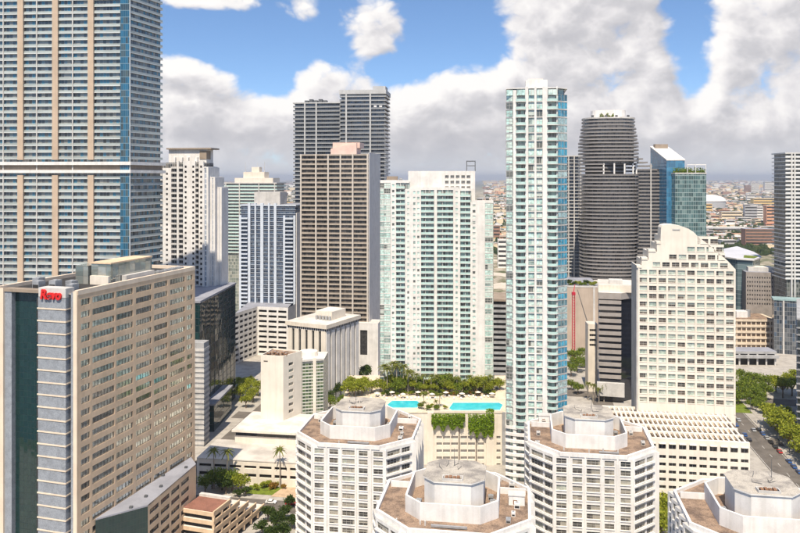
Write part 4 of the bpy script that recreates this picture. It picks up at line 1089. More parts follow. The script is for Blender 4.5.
# bluish white tower on the white grid garage
def garage_tower():
    Y = 600; k = Y / FOC
    gl = glazing('navy_glass', [(.03, .05, .09), (.05, .08, .13), (.02, .03, .05), (.09, .12, .16)], 1.5, 3.1, 0, (.12, .14, .18), .1, .22, .08, .6, .03)
    bl_w = white
    r, W, zt = bal_tower('blue_white_tower', 'pale tower with navy glass columns standing on the white grid garage', 240, 297, Y, 205, A9, 36, 3.1, .22, mat('blue_shade_white', (.56, .61, .68), .7, var=.05, streak=.08), None, gl, zvis=40,
                         piers=(), cat='apartment tower', inset_d=.5)
    x_ = lambda px: (px - 240) * k
    bw = mat('blue_shade_white', (.56, .61, .68), .7, var=.05, streak=.08)  # blue tint in the white stands in for shade on this tower
    for (a, b_) in ((239.5, 241.5), (248.5, 251), (255.5, 257), (261.5, 264.5), (269.5, 271), (275.5, 278), (285, 287), (295.5, 297.5)):
        MB().box(x_(a), x_(b_), -.7, 1.2, 0, zt + (1.5 if 243 < a < 280 else -8), bw).obj('blue_white_pier', r)
    cm = MB().box(x_(241.5), x_(248.5), -2.2, .4, 0, .9, bw).mesh('corner_balcony'); cm2 = MB().box(x_(287), x_(295.5), -2.2, .4, 0, .9, bw).mesh('corner_balcony')
    for j in range(24):
        put('corner_balcony', cm, r, (0, 0, zt - 11 - 3.1 * j)); put('corner_balcony', cm2, r, (0, 0, zt - 11 - 3.1 * j))
    MB().box(x_(253), x_(280), 4, 22, zt + .4, PZ(192, Y), pale).obj('roof_block', r)
    MB().box(W + .22, W + .7, 0, 36, 0, zt - 6, white).obj('side_wall', r)
    b = MB(); pts = [(PX(234.5, 549), 549), (PX(257.5, 580), 580), (PX(288, 574), 574)]
    g = thing('white_grid_garage', 'white parking garage with dark square openings below the pale tower', 'garage', (0, 0, 0))
    zt2 = 37; rows = [(z, z + 2.2) for z in frange(1.2, 35, 3.9)]
    L1 = (Vector(pts[1]) - Vector(pts[0])).length; L2 = (Vector(pts[2]) - Vector(pts[1])).length
    s1 = b.wall(pts[0], pts[1], 0, zt2, [(1 + i * (L1 - 1) / 5, (i + 1) * (L1 - 1) / 5 - .4) for i in range(5)], rows, 1.0, white)
    s2 = b.wall(pts[1], pts[2], 0, zt2, [(1 + i * (L2 - 1) / 3, (i + 1) * (L2 - 1) / 3 - .3) for i in range(3)], rows, 1.0, white)
    b.face([(*pts[0], zt2), (*pts[1], zt2), (*pts[2], zt2), (pts[2][0], 620, zt2), (pts[0][0], 620, zt2)], roofg)
    b.face([(*pts[2], 0), (pts[2][0] + 4, 598, 0), (pts[2][0] + 4, 598, zt2), (*pts[2], zt2)], white)
    b.obj('wall', g)
    op = {}
    for (q, rz, w, h) in s1 + s2:
        key = (round(w, 2), round(h, 2))
        if key not in op: op[key] = MB().box(-w / 2, w / 2, 0, .2, -h / 2, h / 2, paneld).box(-w / 2, w / 2, -.5, -.4, -h / 2, -h / 2 + .5, pale).mesh('opening')
        put('opening', op[key], g, q, rz)
garage_tower()

# greenish tower with cream crown far behind
gl_j = glazing('grey_green_glass', [(.14, .17, .15), (.20, .22, .19), (.10, .12, .11), (.26, .27, .23)], 1.8, 3.2, 0, (.4, .4, .36), .15, .1, .1, .5, .03)
r, W, zt = bal_tower('cream_crowned_tower', 'grey green apartment tower with a cream stepped crown and masts', 224, 278, 760, 183, A9, 30, 3.3, .5, pale, railg, gl_j, zvis=60, piers=(226, 240, 260, 276), pw=1.0)
k = 760 / FOC
MB().box(10, 50, 3, 24, zt + .4, zt + 5, cream).obj('crown', r); MB().box(18, 40, 6, 20, zt + 5.02, zt + 11, cream).obj('crown', r); MB().box(26, 34, 8, 16, zt + 11.02, zt + 16, cream).obj('crown', r)
for x in (19, 32, 39): MB().cyl(x, 9, zt + 11, zt + 21, .25, .15, pale, 6).obj('mast', r)

# white finned block
def finned():
    A = radians(-28); r = thing('white_finned_block', 'white office block with tall fins, dark slots and a flat cream roof', 'office building', (PX(326, 455), 455, 0), A)
    zt = 47.0; Lw, Ld = 28.5, 38.0
    MB().box(-Lw + .8, -.8, .8, Ld - .8, 0, zt - 2.6, g_dark).obj('glass_core', r)
    fm = MB().box(-1.55, 1.55, -.2, 1.0, 0, zt - 4.2, ivory).mesh('fin'); sm_ = MB().box(-1.0, .2, -1.9, 1.9, 0, zt - 4.2, white).mesh('fin')
    for i in range(6): put('fin', fm, r, (-Lw + 2.1 + i * 4.9, 0, 0))
    for i in range(7): put('fin', sm_, r, (0, 2.2 + i * 5.6, 0))
    MB().box(-Lw, 0, 0, Ld, zt - 4.18, zt - 2.4, white).obj('upper_band', r)
    dn = MB().box(-.35, .35, -.15, .05, 0, 1.3, paneld).mesh('dentil_slot')
    for i in range(18): put('dentil_slot', dn, r, (-Lw + 1.2 + i * 1.58, 0, zt - 4.0))
    for i in range(22): put('dentil_slot', dn, r, (0, 1.5 + i * 1.68, zt - 4.0), pi / 2)
    MB().box(-Lw - .9, .9, -.9, Ld + .9, zt - 2.38, zt, cream, roofw).obj('cornice', r)
    p = MB().box(-17, -5, 14, 30, zt, zt + 5.2, ivory, roofw).obj('roof_block', r)
    for i in range(5): MB().cyl(-15.5 + i * 2.4, 13, zt, zt + 2.5, .9, .9, steel, 10).obj('roof_tank', r)
    t = thing('narrow_white_annex', 'small white block with one tall dark window beside the brown gridded tower', 'building', (PX(358, 520), 520, 0), A9)
    b = MB(); s_ = b.wall((0, 0), (14, 0), 0, 36, [(1.5, 6.5)], [(14, 31)], .6, white); b.face([(14, 0, 0), (14, 14, 0), (14, 14, 36), (14, 0, 36)], white); b.face([(0, 0, 36), (14, 0, 36), (14, 14, 36), (0, 14, 36)], roofw); b.face([(0, 14, 0), (0, 0, 0), (0, 0, 36), (0, 14, 36)], white)
    b.obj('wall', t); windows(t, s_, g_dark, bframe, 1.7, 5)
finned()
# ------------------------------------------------------------------ rounded dark tower with the void, and neighbours
def rounded_tower():
    Y = 680; r = thing('rounded_grey_tower', 'rounded dark grey tower with ringed balconies and a white crown', 'skyscraper', (PX(608, Y), Y, 0), radians(-6))
    zt = PZ(118, Y - 20); fh = 3.12
    def ell(rx, ry, n=28): return [(rx * math.copysign(abs(cos(a)) ** .75, cos(a)), ry * math.copysign(abs(sin(a)) ** .75, sin(a))) for a in [2 * pi * i / n for i in range(n)]]
    gl = glazing('rounded_tower_glass', [(.08, .075, .07), (.12, .11, .10), (.06, .055, .055), (.16, .145, .135)], 1.9, fh, 0, (.16, .15, .14), .12, .08, .1, .5, .05)
    rb = mat('grey_taupe_slab', (.35, .325, .305), .8, var=.08, streak=.08)
    rl = mat('grey_taupe_balustrade', (.20, .185, .175), .3, .4, var=.1, scale=.06)
    zv0, zv1 = PZ(174, Y - 20), PZ(163.5, Y - 20)
    MB().prism(ell(23.0, 19.5), 0, zv0, gl).obj('glass_core', r); MB().prism(ell(22.0, 18.5), zv1 + .1, zt - .3, gl).obj('glass_core', r)
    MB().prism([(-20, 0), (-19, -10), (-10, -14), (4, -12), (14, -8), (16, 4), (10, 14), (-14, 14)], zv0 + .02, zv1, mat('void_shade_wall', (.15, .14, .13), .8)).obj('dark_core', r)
    cache = {}
    k = 0; z = zt - fh
    while z > 40:
        tb = (zt - z) / (zt - 40)
        rx = round(min(25.8, 22.4 + 22 * tb) - (0.8 if tb > .75 else 0), 0); ry = rx * .83
        cut = zv0 - .5 < z < zv1 - .3
        key = (rx, cut)
        if key not in cache:
            p = ell(rx, ry); ri = ell(rx - .12, ry - .12)
            if cut:
                f_ = lambda v: (v[0] * .74, v[1] * .74) if v[1] < 2 and v[0] > -8 else v
                p = [f_(v) for v in p]; ri = [f_(v) for v in ri]
            q = MB(); n = len(ri)
            for i in range(n):
                j = (i + 1) % n; q.face([(*ri[i], .34), (*ri[j], .34), (*ri[j], 1.35), (*ri[i], 1.35)], rl)
            cache[key] = (MB().prism(p, 0, .34, rb).mesh('floor_slab'), q.mesh('railing'))
        o = put('floor_slab', cache[key][0], r, (0, 0, z)); put('railing', cache[key][1], o)
        z -= fh
    for x, y in ((-7, -20.2), (2, -20.6), (11, -19.2), (19, -15), (23, -9)): MB().box(x - .6, x + .6, y, y + 1.5, zv0 - 1, zv1 + .2, white).obj('white_column', r)
    MB().prism(ell(22.9, 19.2), zt - .2, zt + 1.0, pale, roofw).obj('roof', r)
    MB().prism(ell(15, 11), zt + 1.02, PZ(109, Y - 20), white).obj('crown', r)
    for x in (-15.5, -4, 5, 15): MB().box(x - 1, x + 1, -14.5, -13, zt + 1.02, zt + 3.0, dgrey).obj('roof_unit', r)
    rg = np.random.default_rng(5); u = rg.random(420)
    pts = np.stack([-9 + 12 * u, -12.4 + rg.random(420) * 1.4, zt + 1.2 + rg.random(420) ** 1.3 * (2.2 + 1.6 * np.sin(u * 14))], 1)
    v, f = leaf_quads(rg, pts, .6); put('roof_hedge', np_mesh('roof_hedge', v, f, L_mid), r)['kind'] = 'stuff'
    # wing with sloping roof line
    P2 = rect(21, 45, -8, 16)
    for i in range(40):
        z = PZ(160, Y) - i * fh
        if z < 40: break
        x1 = min(45, 29 + i * 4.0)
        key = ('w', x1)
        if key not in cache: cache[key] = MB().box(23.5, x1, -8, 14, 0, .34, rb).box(23.6, x1 - .1, -7.9, -7.8, .34, 1.35, rl).mesh('wing_slab')
        put('wing_slab', cache[key], r, (0, 0, z))
    MB().prism(rect(24, 44, -6.8, 13), 0, PZ(169, Y), gl).obj('wing_core', r)
    MB().box(35, 36, -8.6, -7, 40, PZ(164, Y), pale).obj('pier', r)
    # podium: plain beige wall with planted roof
    p = thing('beige_garage_podium', 'plain beige podium wall with a planted roof below the rounded tower', 'podium', (PX(564, 600), 600, 0), radians(-6))
    zt3 = PZ(287, 600)
    bw = mat('beige_blank_wall', (.44, .36, .29), .85, var=.06, scale=.08, streak=.12)
    MB().box(0, 29, 0, 60, 0, zt3, bw, roofg).obj('wall', p)
    MB().box(22.5, 24, -.5, -.01, 0, zt3 + .5, pale).obj('pilaster', p); MB().box(28, 80, 1, 60, 0, zt3 - 2, bw, roofw).obj('wing_wall', p)
    MB().box(-.2, 29.2, -.2, .6, zt3 + .01, zt3 + 1.1, pale).obj('parapet', p)
rounded_tower()

gl_q = glazing('blue_grey_glass', [(.10, .13, .17), (.06, .09, .13), (.16, .18, .20), (.04, .06, .10)], 1.8, 3.3, 0, (.3, .3, .3), .1, .1, .08, .6, .03)
r, W, zt = bal_tower('blue_grey_tower', 'narrow blue grey tower partly hidden behind the slim green tower', 560, 581, 760, 156, radians(-4), 25, 3.4, .5, pale, None, gl_q, zvis=40, piers=(568.5, 574, 580.5), pw=1.0)

# glass tower with slanted roof and roof garden
def slant_tower():
    Y = 650; k = Y / FOC
    r = thing('slanted_glass_tower', 'glass tower with a slanted white roof and a planted terrace', 'skyscraper', (PX(652, Y), Y, 0), 0)
    bl = glazing('blue_slant_glass', [(.04, .16, .28), (.05, .20, .34), (.035, .13, .23)], 2.0, 3.6, 0, (.05, .14, .22), .06, .05, .03, .9, .012)
    gg = glazing('teal_grid_glass', [(.05, .10, .10), (.08, .15, .15), (.035, .07, .07), (.14, .21, .20), (.06, .12, .12)], 1.9, 3.6, 0, (.26, .32, .31), .10, .14, .06, .7, .03)
    x_ = lambda px: (px - 652) * k
    Yn, Yf = 0.0, 42.0; xa = 12.5; xb = 28.0
    zn, zp = PZ(160.5, 650), PZ(147.5, 694)
    # flank falls towards the viewer: low front eave, high back ridge
    b = MB()
    b.face([(xa, Yf, 0), (xa, Yn, 0), (xa, Yn, zn), (xa, Yf, zp)], bl); b.face([(xa, Yn, 0), (xb, Yn, 0), (xb, Yn, zn), (xa, Yn, zn)], bl)
    b.face([(xb, Yn, 0), (xb, Yf, 0), (xb, Yf, zp), (xb, Yn, zn)], bl); b.face([(xb, Yf, 0), (xa, Yf, 0), (xa, Yf, zp), (xb, Yf, zp)], bl)
    b.obj('glass_wall', r)
    ro = MB(); top = [(xa - .3, Yn - .3), (xb + .3, Yn - .3), (xb + .3, Yf), (xa - .3, Yf)]
    ro.prism(top, 0, 0, white); n_ = len(ro.vv); zz = [zn, zn, zp, zp] + [zn + .9, zn + .9, zp + .9, zp + .9]
    ro.vv = [(v[0], v[1], zz[i]) for i, v in enumerate(ro.vv)]; ro.obj('slanted_roof', r)
    MB().box(xa + 2, xb - 2, Yf - 7, Yf - 2, zp - 4, zp + 2.6, brown).obj('roof_block', r)
    w = xb
    x0, x1 = x_(671.5), x_(702); zt = PZ(174, Y - 8)
    MB().box(x0, x1, -9, -.02, 0, zt, gg).obj('front_block', r); MB().box(w + .02, x1, -.02, 24, 0, zt, gg).obj('side_block', r)
    MB().box(x0 - .3, x1 + .3, -9.3, -.03, zt + .02, zt + 1.1, pale, grassm).obj('terrace', r)
    rng = np.random.default_rng(8)
    pts = np.stack([rng.uniform(x0, x1, 700), rng.uniform(-8.5, -1, 700), zt + 1.1 + rng.uniform(0, 1, 700) ** 1.5 * (3.0 + 1.5 * np.sin(np.arange(700)))], 1)
    v, f = leaf_quads(rng, pts, .8); put('terrace_planting', np_mesh('terrace_planting', v, f, L_mid), r)['kind'] = 'stuff'
    fr = MB()
    for x in (x0 + 10, x0 + 17, x1 - .6): fr.box(x, x + .5, -8.8, -8.3, zt + 1.1, zt + 7.5, white)
    fr.box(x0 + 10, x1, -8.85, -8.25, zt + 7.5, zt + 8.2, white); fr.obj('pergola', r)
slant_tower()

# right edge tower and the dark glass edge next to it
gl_s = glazing('edge_tower_glass', [(.07, .085, .08), (.11, .12, .11), (.05, .06, .06), (.16, .17, .16)], 1.7, 3.2, 0, (.3, .3, .28), .12, .1, .08, .5, .03)
r, W, zt = bal_tower('pale_balcony_tower', 'pale grey apartment tower on tall columns beyond the avenue', 785.5, 830, 600, 153, radians(-4), 26, 3.2, .7, mat('grey_white_slab', (.58, .57, .54), .8, var=.06), railw, gl_s, zvis=52, piers=(791.5, 794.5, 802, 815), pw=1.0, rail_h=.9)
p = thing('teal_roofed_podium', 'low teal roofed glass podium below the pale balcony tower', 'podium', (PX(774, 585), 585, 0), radians(-20))
MB().box(0, 60, 0, 12, 0, 41, gl_k).obj('wall', p); MB().box(-.6, 60.6, -.6, 12.5, 41.02, 42.2, mat('teal_roof', (.26, .36, .36), .6, var=.1)).obj('roof', p)  # darker glass on the wall stands in for the shade on its faces
MB().box(6, 7.2, -.6, .01, 0, 41, pale).obj('pier', p); MB().box(20, 21.2, -.6, .01, 0, 41, pale).obj('pier', p)
e = thing('dark_glass_slab', 'dark banded glass office slab at the brick plaza', 'office building', (PX(797.3, 392), 392, 0), radians(-27.5))
gl_e = glazing('edge_dark_glass', [(.02, .03, .035), (.035, .045, .05), (.015, .02, .025)], 1.6, 3.6, 0, (.10, .11, .115), .06, .25, .05, .8, .02)
MB().box(0, 40, 0, 70, 0, 62, gl_e).obj('wall', e); MB().box(-.3, 40.3, -.3, 70.3, 62.02, 63, grey).obj('roof', e)
slabs(e, rect(-.35, 40.2, -.35, 70.2), frange(3.5, 61, 3.6), .5, grey, name='floor_band')

# dark striped office between the towers
def striped_office():
    Y = 460; r = thing('dark_striped_office', 'dark office block with pale horizontal stripes and a shaded flank', 'office building', (PX(599, Y), Y, 0), radians(-14))
    k = Y / FOC; W = 21 * k; zt = PZ(293, Y); W2 = 45 * k
    st = mat('grey_stripe', (.33, .30, .275), .8, var=.06, streak=.06)
    P = [(0, 0), (W, 0), (W2, 16), (W2, 40), (0, 40)]
    MB().prism(inset(P, .6), 0, zt, mat('navy_black_glass', (.012, .014, .022), .06, .8, var=.1)).obj('glass_core', r)
    slabs(r, [(-.1, -.1), (W, -.1), (W + .3, .4), (W + .3, 30), (-.1, 30)], frange(14, zt - 5, 3.75), 2.15, st, name='stripe_spandrel')
    MB().prism(inset(P, -.3), zt - 3.5, zt + .4, st, roofw).obj('roof', r)
    MB().box(-.5, W2 - 4, 3, 30, zt + .42, zt + 4.6, cream, roofw).obj('roof_block', r); MB().box(6, 14, 8, 16, zt + 4.62, zt + 7.0, pale).obj('roof_block', r)
    MB().box(-1.2, W + 2, -3, -.2, 4, 12, pale).obj('entrance_canopy', r)
    t = thing('small_cream_block', 'small cream stair block with three openings beside the striped office', 'building', (PX(588, 480), 480, 0), radians(-4))
    b = MB(); w = 9.5 * 480 / FOC; z1 = PZ(324, 480)
    s_ = b.wall((0, 0), (w, 0), 0, z1, [(1.0, w - 1.0)], [(z, z + 1.5) for z in frange(z1 - 14, z1 - 2, 3.1)], .6, cream); b.face([(0, 10, 0), (0, 0, 0), (0, 0, z1), (0, 10, z1)], cream); b.face([(0, 0, z1), (w, 0, z1), (w, 10, z1), (0, 10, z1)], roofw); b.face([(w, 0, 0), (w, 10, 0), (w, 10, z1), (w, 0, z1)], cream)
    b.obj('wall', t); windows(t, s_, g_dark, wframe, 1.2)
    r2 = thing('grey_deck_garage', 'grey parking garage of stacked decks between the two green glass condominiums', 'garage', (PX(489, 480), 480, 0), radians(-6))
    slabs(r2, rect(0, 16, 0, 30), frange(4, 56, 3.3), 1.5, grey, name='parking_deck'); MB().box(.5, 15.5, .8, 29, 0, 57, paneld).obj('dark_interior', r2); MB().box(-.2, 16.2, -.2, 30, 57.2, 58.4, brown).obj('roof', r2)
    # shaded podium terrace behind the slim tower
    t2 = thing('grey_terrace_block', 'low grey terrace block in the shade behind the slim green tower', 'building', (PX(568, 385), 392, 0), A9)
    MB().box(0, 46, 0, 12, 0, 9, grey, roofg).obj('wall', t2); MB().box(-.3, 46.3, -.3, .3, 9.01, 10, pale).obj('parapet', t2)
striped_office()

# ------------------------------------------------------------------ buildings along the far side of the avenue
def avenue_group():
    Y = 603
    r = thing('beige_deck_garage', 'beige parking garage with long open decks and a brown roof', 'garage', (PX(722, Y), Y, 0), radians(-3))
    W = 53 * Y / FOC; zt = PZ(319.5, Y)
    slabs(r, rect(0, W, 0, 26), [zt - 1.4 - i * 4.6 for i in range(6)], 1.7, mat('beige_deck', (.62, .52, .40), .85, var=.07, streak=.08), name='parking_deck')
    MB().box(.5, W - .5, 1.6, 25, 0, zt - .2, brown).obj('dark_interior', r)
    cm = MB().box(-.35, .35, -.25, .6, 0, zt - 1, tan_l).mesh('column')
    for i in range(12): put('column', cm, r, (.6 + i * (W - 1.2) / 11, .75, 0))
    MB().box(0, W - 3, .5, 26, zt + .32, zt + .6, gravel).obj('roof', r)
    t = thing('curved_glass_hall', 'teal glass building with a curved pale roof and a grass patch', 'building', (0, 0, 0))
    zc = 66
    pts = [(PX(711, 690), 700), (PX(722, 665), 668), (PX(739, 645), 648), (PX(753, 640), 640), (PX(764, 655), 662), (PX(755, 700), 705), (PX(737, 760), 760)]
    MB().prism(pts, 0, zc - .5, glazing('curved_hall_glass', [(.10, .15, .16), (.07, .11, .13), (.15, .21, .22)], 2.2, 3.6, 0, (.2, .24, .25), .06, .12, .05, .8, .02)).obj('glass_wall', t)
    MB().prism(inset(pts, -1.2), zc - .48, zc + .6, white, mat('pale_lilac_roof', (.52, .52, .56), .6, var=.08, scale=.03)).obj('roof', t)
    MB().prism([(PX(742, 655), 652), (PX(753, 648), 646), (PX(760, 660), 662), (PX(740, 680), 672)], zc + .62, zc + .9, grassm).obj('roof_lawn', t)
    q = thing('grey_stone_block', 'grey stone office block with rows of small slots beside the curved glass hall', 'office building', (PX(746, 632), 632, 0), radians(-12))
    b = MB(); w = 30 * 632 / FOC; zt = PZ(272, 632)
    s_ = b.wall((0, 0), (w, 0), 0, zt, [(.8 + i * 1.9, 1.7 + i * 1.9) for i in range(12)], [(z, z + 1.5) for z in frange(30, zt - 3, 3.6)], .5, mat('grey_stone', (.30, .265, .235), .85, var=.1, scale=.3, streak=.08))
    gs = MATS['grey_stone']; b.face([(0, 24, 0), (0, 0, 0), (0, 0, zt), (0, 24, zt)], gs); b.face([(w, 0, 0), (w, 24, 0), (w, 24, zt), (w, 0, zt)], gs); b.face([(0, 0, zt), (w, 0, zt), (w, 24, zt), (0, 24, zt)], roofg)
    b.obj('wall', q); windows(q, s_, g_dark, bframe, 1.0); MB().box(w, w + 1.6, -.8, 24, 0, zt + 1, pale).obj('end_pier', q); MB().box(3, w - 2, 6, 20, zt + .02, zt + 3.4, pale, roofw).obj('roof_block', q)
    c = thing('low_canopy_building', 'long low grey canopy building above the shaded street', 'building', (PX(722, 545), 548, 0), radians(-2))
    w = 56 * 545 / FOC
    MB().box(0, w, 0, 14, 8.4, 10.2, grey, roofg).obj('roof', c); MB().box(-1, w + 1, -1.5, -.02, 5.5, 7.6, grey).obj('fascia', c); MB().box(1, w - 1, 2, 13, 0, 8.38, paneld).obj('dark_interior', c)
    for i in range(7): MB().box(.5 + i * (w - 2) / 6, 1.6 + i * (w - 2) / 6, .1, 1.1, 0, 8.39, pale).obj('column', c)
    MB().face([(PX(722, 590), 575, .1), (PX(800, 590), 575, .1), (PX(800, 600), 601, .1), (PX(722, 600), 601, .1)], sidewlk).obj('plaza_paving')['kind'] = 'structure'
    g = thing('white_roof_box', 'small white plant room on the flat roof edge beside the stepped office', 'plant room', (PX(731, 618), 606, PZ(319.5, 603) + .6), 0)
    MB().box(0, 9, 2, 9, 0, 5.0, white).obj('wall', g); MB().cyl(11, 6, 0, 5.5, 2.0, 2.0, steel, 14).obj('tank', g)
    # white plaza columns
    for px in (770, 776, 783):
        yy = 415; o = thing('plaza_column', 'slender white plaza column between the trees by the avenue', 'column', (PX(px, yy), yy, 0), 0, 'white plaza columns')
        MB().cyl(0, 0, 0.02, 8.4, .42, .36, white, 12).obj('shaft', o); MB().box(-.8, .8, -.8, .8, 8.4, 9.0, white).obj('cap', o); MB().box(-.7, .7, -.7, .7, 0.02, .4, pale).obj('base', o)
avenue_group()

# ------------------------------------------------------------------ construction cranes in front of the beige podium
def crane(name, label, x, y, z1, m, boom):
    r = thing(name, label, 'crane', (x, y, 0)); b = MB(); w = .9
    for sx in (-w, w):
        for sy in (-w, w): b.box(sx - .12, sx + .12, sy - .12, sy + .12, 0, z1, m)
    z = 0
    while z < z1 - 2:
        for (a, c) in (((-w, -w), (w, -w)), ((w, -w), (w, w)), ((w, w), (-w, w)), ((-w, w), (-w, -w))):
            b.tube([(a[0], a[1], z, .09), (c[0], c[1], z + 2, .09)], m, 4)
        z += 2
    b.obj('mast', r)
    b = MB(); p0 = Vector((0, 0, z1)); p1 = Vector(boom); n = 14
    for off in (Vector((0, 0, 1.0)), Vector((0, -.7, -.3)), Vector((0, .7, -.3))):
        b.tube([(*(p0 + off), .12), (*(p1 + off * .4), .10)], m, 4)
    for i in range(n):
        a = p0.lerp(p1, i / n); c = p0.lerp(p1, (i + 1) / n); s = 1 - .6 * i / n
        b.tube([(a.x, a.y, a.z + s, .07), (c.x, c.y - .7 * s, c.z - .3 * s, .07)], m, 4); b.tube([(a.x, a.y - .7 * s, a.z - .3 * s, .07), (c.x, c.y + .7 * s, c.z - .3 * s, .07)], m, 4)
    b.obj('boom', r); MB().box(-1.2, 1.2, -1.2, 1.2, z1 - 2.2, z1 - .1, m).obj('cab', r)
    MB().box(-1.7, 1.7, -1.7, 1.7, 0, .8, pale).obj('base', r)
crane('red_crane', 'red lattice crane in front of the plain beige podium wall', PX(573.5, 560), 560, PZ(292, 560), mat('crane_red', (.55, .03, .06), .5), (1.5, 2, PZ(285, 560)))
crane('grey_crane', 'grey lattice crane with a leaning boom beside the red crane', PX(588.5, 570), 570, PZ(326, 570), mat('crane_grey', (.16, .16, .16), .5), (PX(577.5, 570) - PX(588.5, 570), 0, PZ(290, 570)))
# ------------------------------------------------------------------ trees and palms
def tree_variant(seed, R_, H_, leaf, n, size, flat=.75, lobes=9):
    rng = np.random.default_rng(seed); rn = random.Random(seed)
    tb = MB(); th = H_ * .38
    tb.tube([(0, 0, -.1, R_ * .085), (rn.uniform(-.2, .2), 0, th * .6, R_ * .065), (rn.uniform(-.4, .4), rn.uniform(-.3, .3), th, R_ * .05)], barkm, 7)
    cs = []
    for i in range(lobes):
        a = 2 * pi * i / lobes + rn.uniform(-.4, .4); d = R_ * rn.uniform(.25, .72) if i else 0
        z = H_ * rn.uniform(.52, .84) if i else H_ * .82
        cs.append((d * cos(a), d * sin(a), z, R_ * rn.uniform(.32, .55)))
        tb.tube([(0, 0, th * .9, R_ * .04), (d * .5 * cos(a), d * .5 * sin(a), (th + z) / 2, R_ * .03), (d * cos(a), d * sin(a), z, R_ * .012)], barkm, 5)
    pts = []
    per = n // lobes
    for (x, y, z, r) in cs:
        d = rng.normal(size=(per, 3)); d /= np.linalg.norm(d, axis=1)[:, None]
        rad = r * rng.uniform(.45, 1.08, per)[:, None] * (1 + .25 * np.sin(d[:, :1] * 5 + d[:, 1:2] * 7))
        p = d * rad; p[:, 2] *= flat; pts.append(p + np.array([x, y, z]))
    pts = np.concatenate(pts); v, f = leaf_quads(rng, pts, size)
    return tb.mesh('trunk'), np_mesh('crown', v, f, leaf)
def palm_variant(seed, H_, R_=3.0, nf=18):
    rn = random.Random(seed); tb = MB(); bx, by = rn.uniform(-.6, .6), rn.uniform(-.4, .4)
    tb.tube([(0, 0, -.1, .30), (bx * .3, by * .3, H_ * .4, .22), (bx, by, H_, .17)], mat('palm_bark', (.36, .31, .25), .9, var=.15, scale=1.2), 7)
    c = MB()
    for i in range(nf):
        a = 2 * pi * i / nf * 2.618; el = .9 - 1.25 * (i / nf); L = R_ * rn.uniform(.85, 1.15); pr = []
        for j in range(6):
            s = j / 5; r_ = L * s * cos(el * (1 - .35 * s)); z = L * (s * sin(el) - .62 * s * s); pr.append(Vector((bx + r_ * cos(a), by + r_ * sin(a), H_ + z)))
        side = Vector((-sin(a), cos(a), 0))
        for j in range(5):
            w0 = .42 * R_ / 3 * (1.0 if j else .3) * (1 - .12 * j); w1 = .42 * R_ / 3 * (1 - .16 * (j + 1)); dr = Vector((0, 0, -.28))
            for sg in (-1, 1):
                c.face([pr[j], pr[j + 1], pr[j + 1] + side * sg * w1 + dr * w1 * 1.6, pr[j] + side * sg * w0 + dr * w0 * 1.6][::sg], L_plm)
    return tb.mesh('trunk'), c.mesh('crown')
TV = {'mid': [tree_variant(1, 5.2, 9.5, L_mid, 950, .50), tree_variant(2, 4.6, 8.5, L_mid, 900, .46), tree_variant(3, 5.6, 10.5, L_mid, 1000, .52)],
      'lit': [tree_variant(4, 5.0, 9.0, L_lit, 950, .48), tree_variant(5, 4.4, 8.0, L_lit, 850, .45), tree_variant(6, 5.4, 10, L_lit, 1000, .5)],
      'drk': [tree_variant(7, 5.4, 10, L_drk, 1400, .52), tree_variant(8, 4.8, 9, L_drk, 1300, .5)],
      'bush': [tree_variant(9, 2.2, 3.0, L_lit, 600, .30, .8, 6), tree_variant(10, 2.0, 2.8, L_mid, 600, .28, .8, 6), tree_variant(11, 1.8, 2.4, L_org, 500, .26, .8, 6), tree_variant(17, 2.1, 3.2, L_drk, 600, .28, .8, 6)],
      'palm': [palm_variant(12, 9.0), palm_variant(13, 11.0, 3.4), palm_variant(14, 6.5, 2.6), palm_variant(16, 17.0, 3.6, 20)]}
TR = random.Random(77)
def plant(kind, i, x, y, z, s, label, group, name=None, zs=1.0):
    t, c = TV[kind][i % len(TV[kind])]
    for code, word in ((' lit', ', yellow green'), (' mid', ', mid green'), (' drk', ', dark green'), (' 0', ', yellow green'), (' 1', ', mid green'), (' 2', ', orange leaved'), (' 3', ', dark green')):
        if group.endswith(code): group = group[:-len(code)] + word; break
    cat = {'palm': 'palm', 'bush': 'bush'}.get(kind, 'tree')
    o = thing(name or {'palm': 'palm_tree', 'bush': 'bush'}.get(kind, 'broadleaf_tree'), label, cat, (x, y, z), TR.uniform(0, 6.28), group)
    o.scale = (s, s, s * zs)
    put('trunk', t, o); put('crown', c, o)
    return o
# deck planting in front of the wide condominium
for i in range(32):
    px = 384 + i * 3.5 + TR.uniform(-1.5, 1.5); yy = TR.uniform(387, 397)
    kd = TR.choice(['lit', 'lit', 'lit', 'mid'])
    plant(kd, i, PX(px, yy), yy, DZ, TR.uniform(.55, .9), {'lit': 'yellow green tree in the planting bed between pool deck and wide condominium', 'mid': 'mid green tree in the planting bed between pool deck and wide condominium'}[kd], 'trees in the deck planting bed ' + kd)
for i in range(34):
    px = 382 + i * 3.4 + TR.uniform(-1.5, 1.5); yy = TR.uniform(384.8, 388)
    j = TR.choice([0, 1, 1, 2, 3]); plant('bush', j, PX(px, yy), yy, DZ, TR.uniform(.55, 1.0), ['yellow green bush edging the pool deck planting bed', 'mid green bush edging the pool deck planting bed', 'orange leaved bush edging the pool deck planting bed', 'dark green bush edging the pool deck planting bed'][j], 'bushes edging the deck bed ' + str(j))
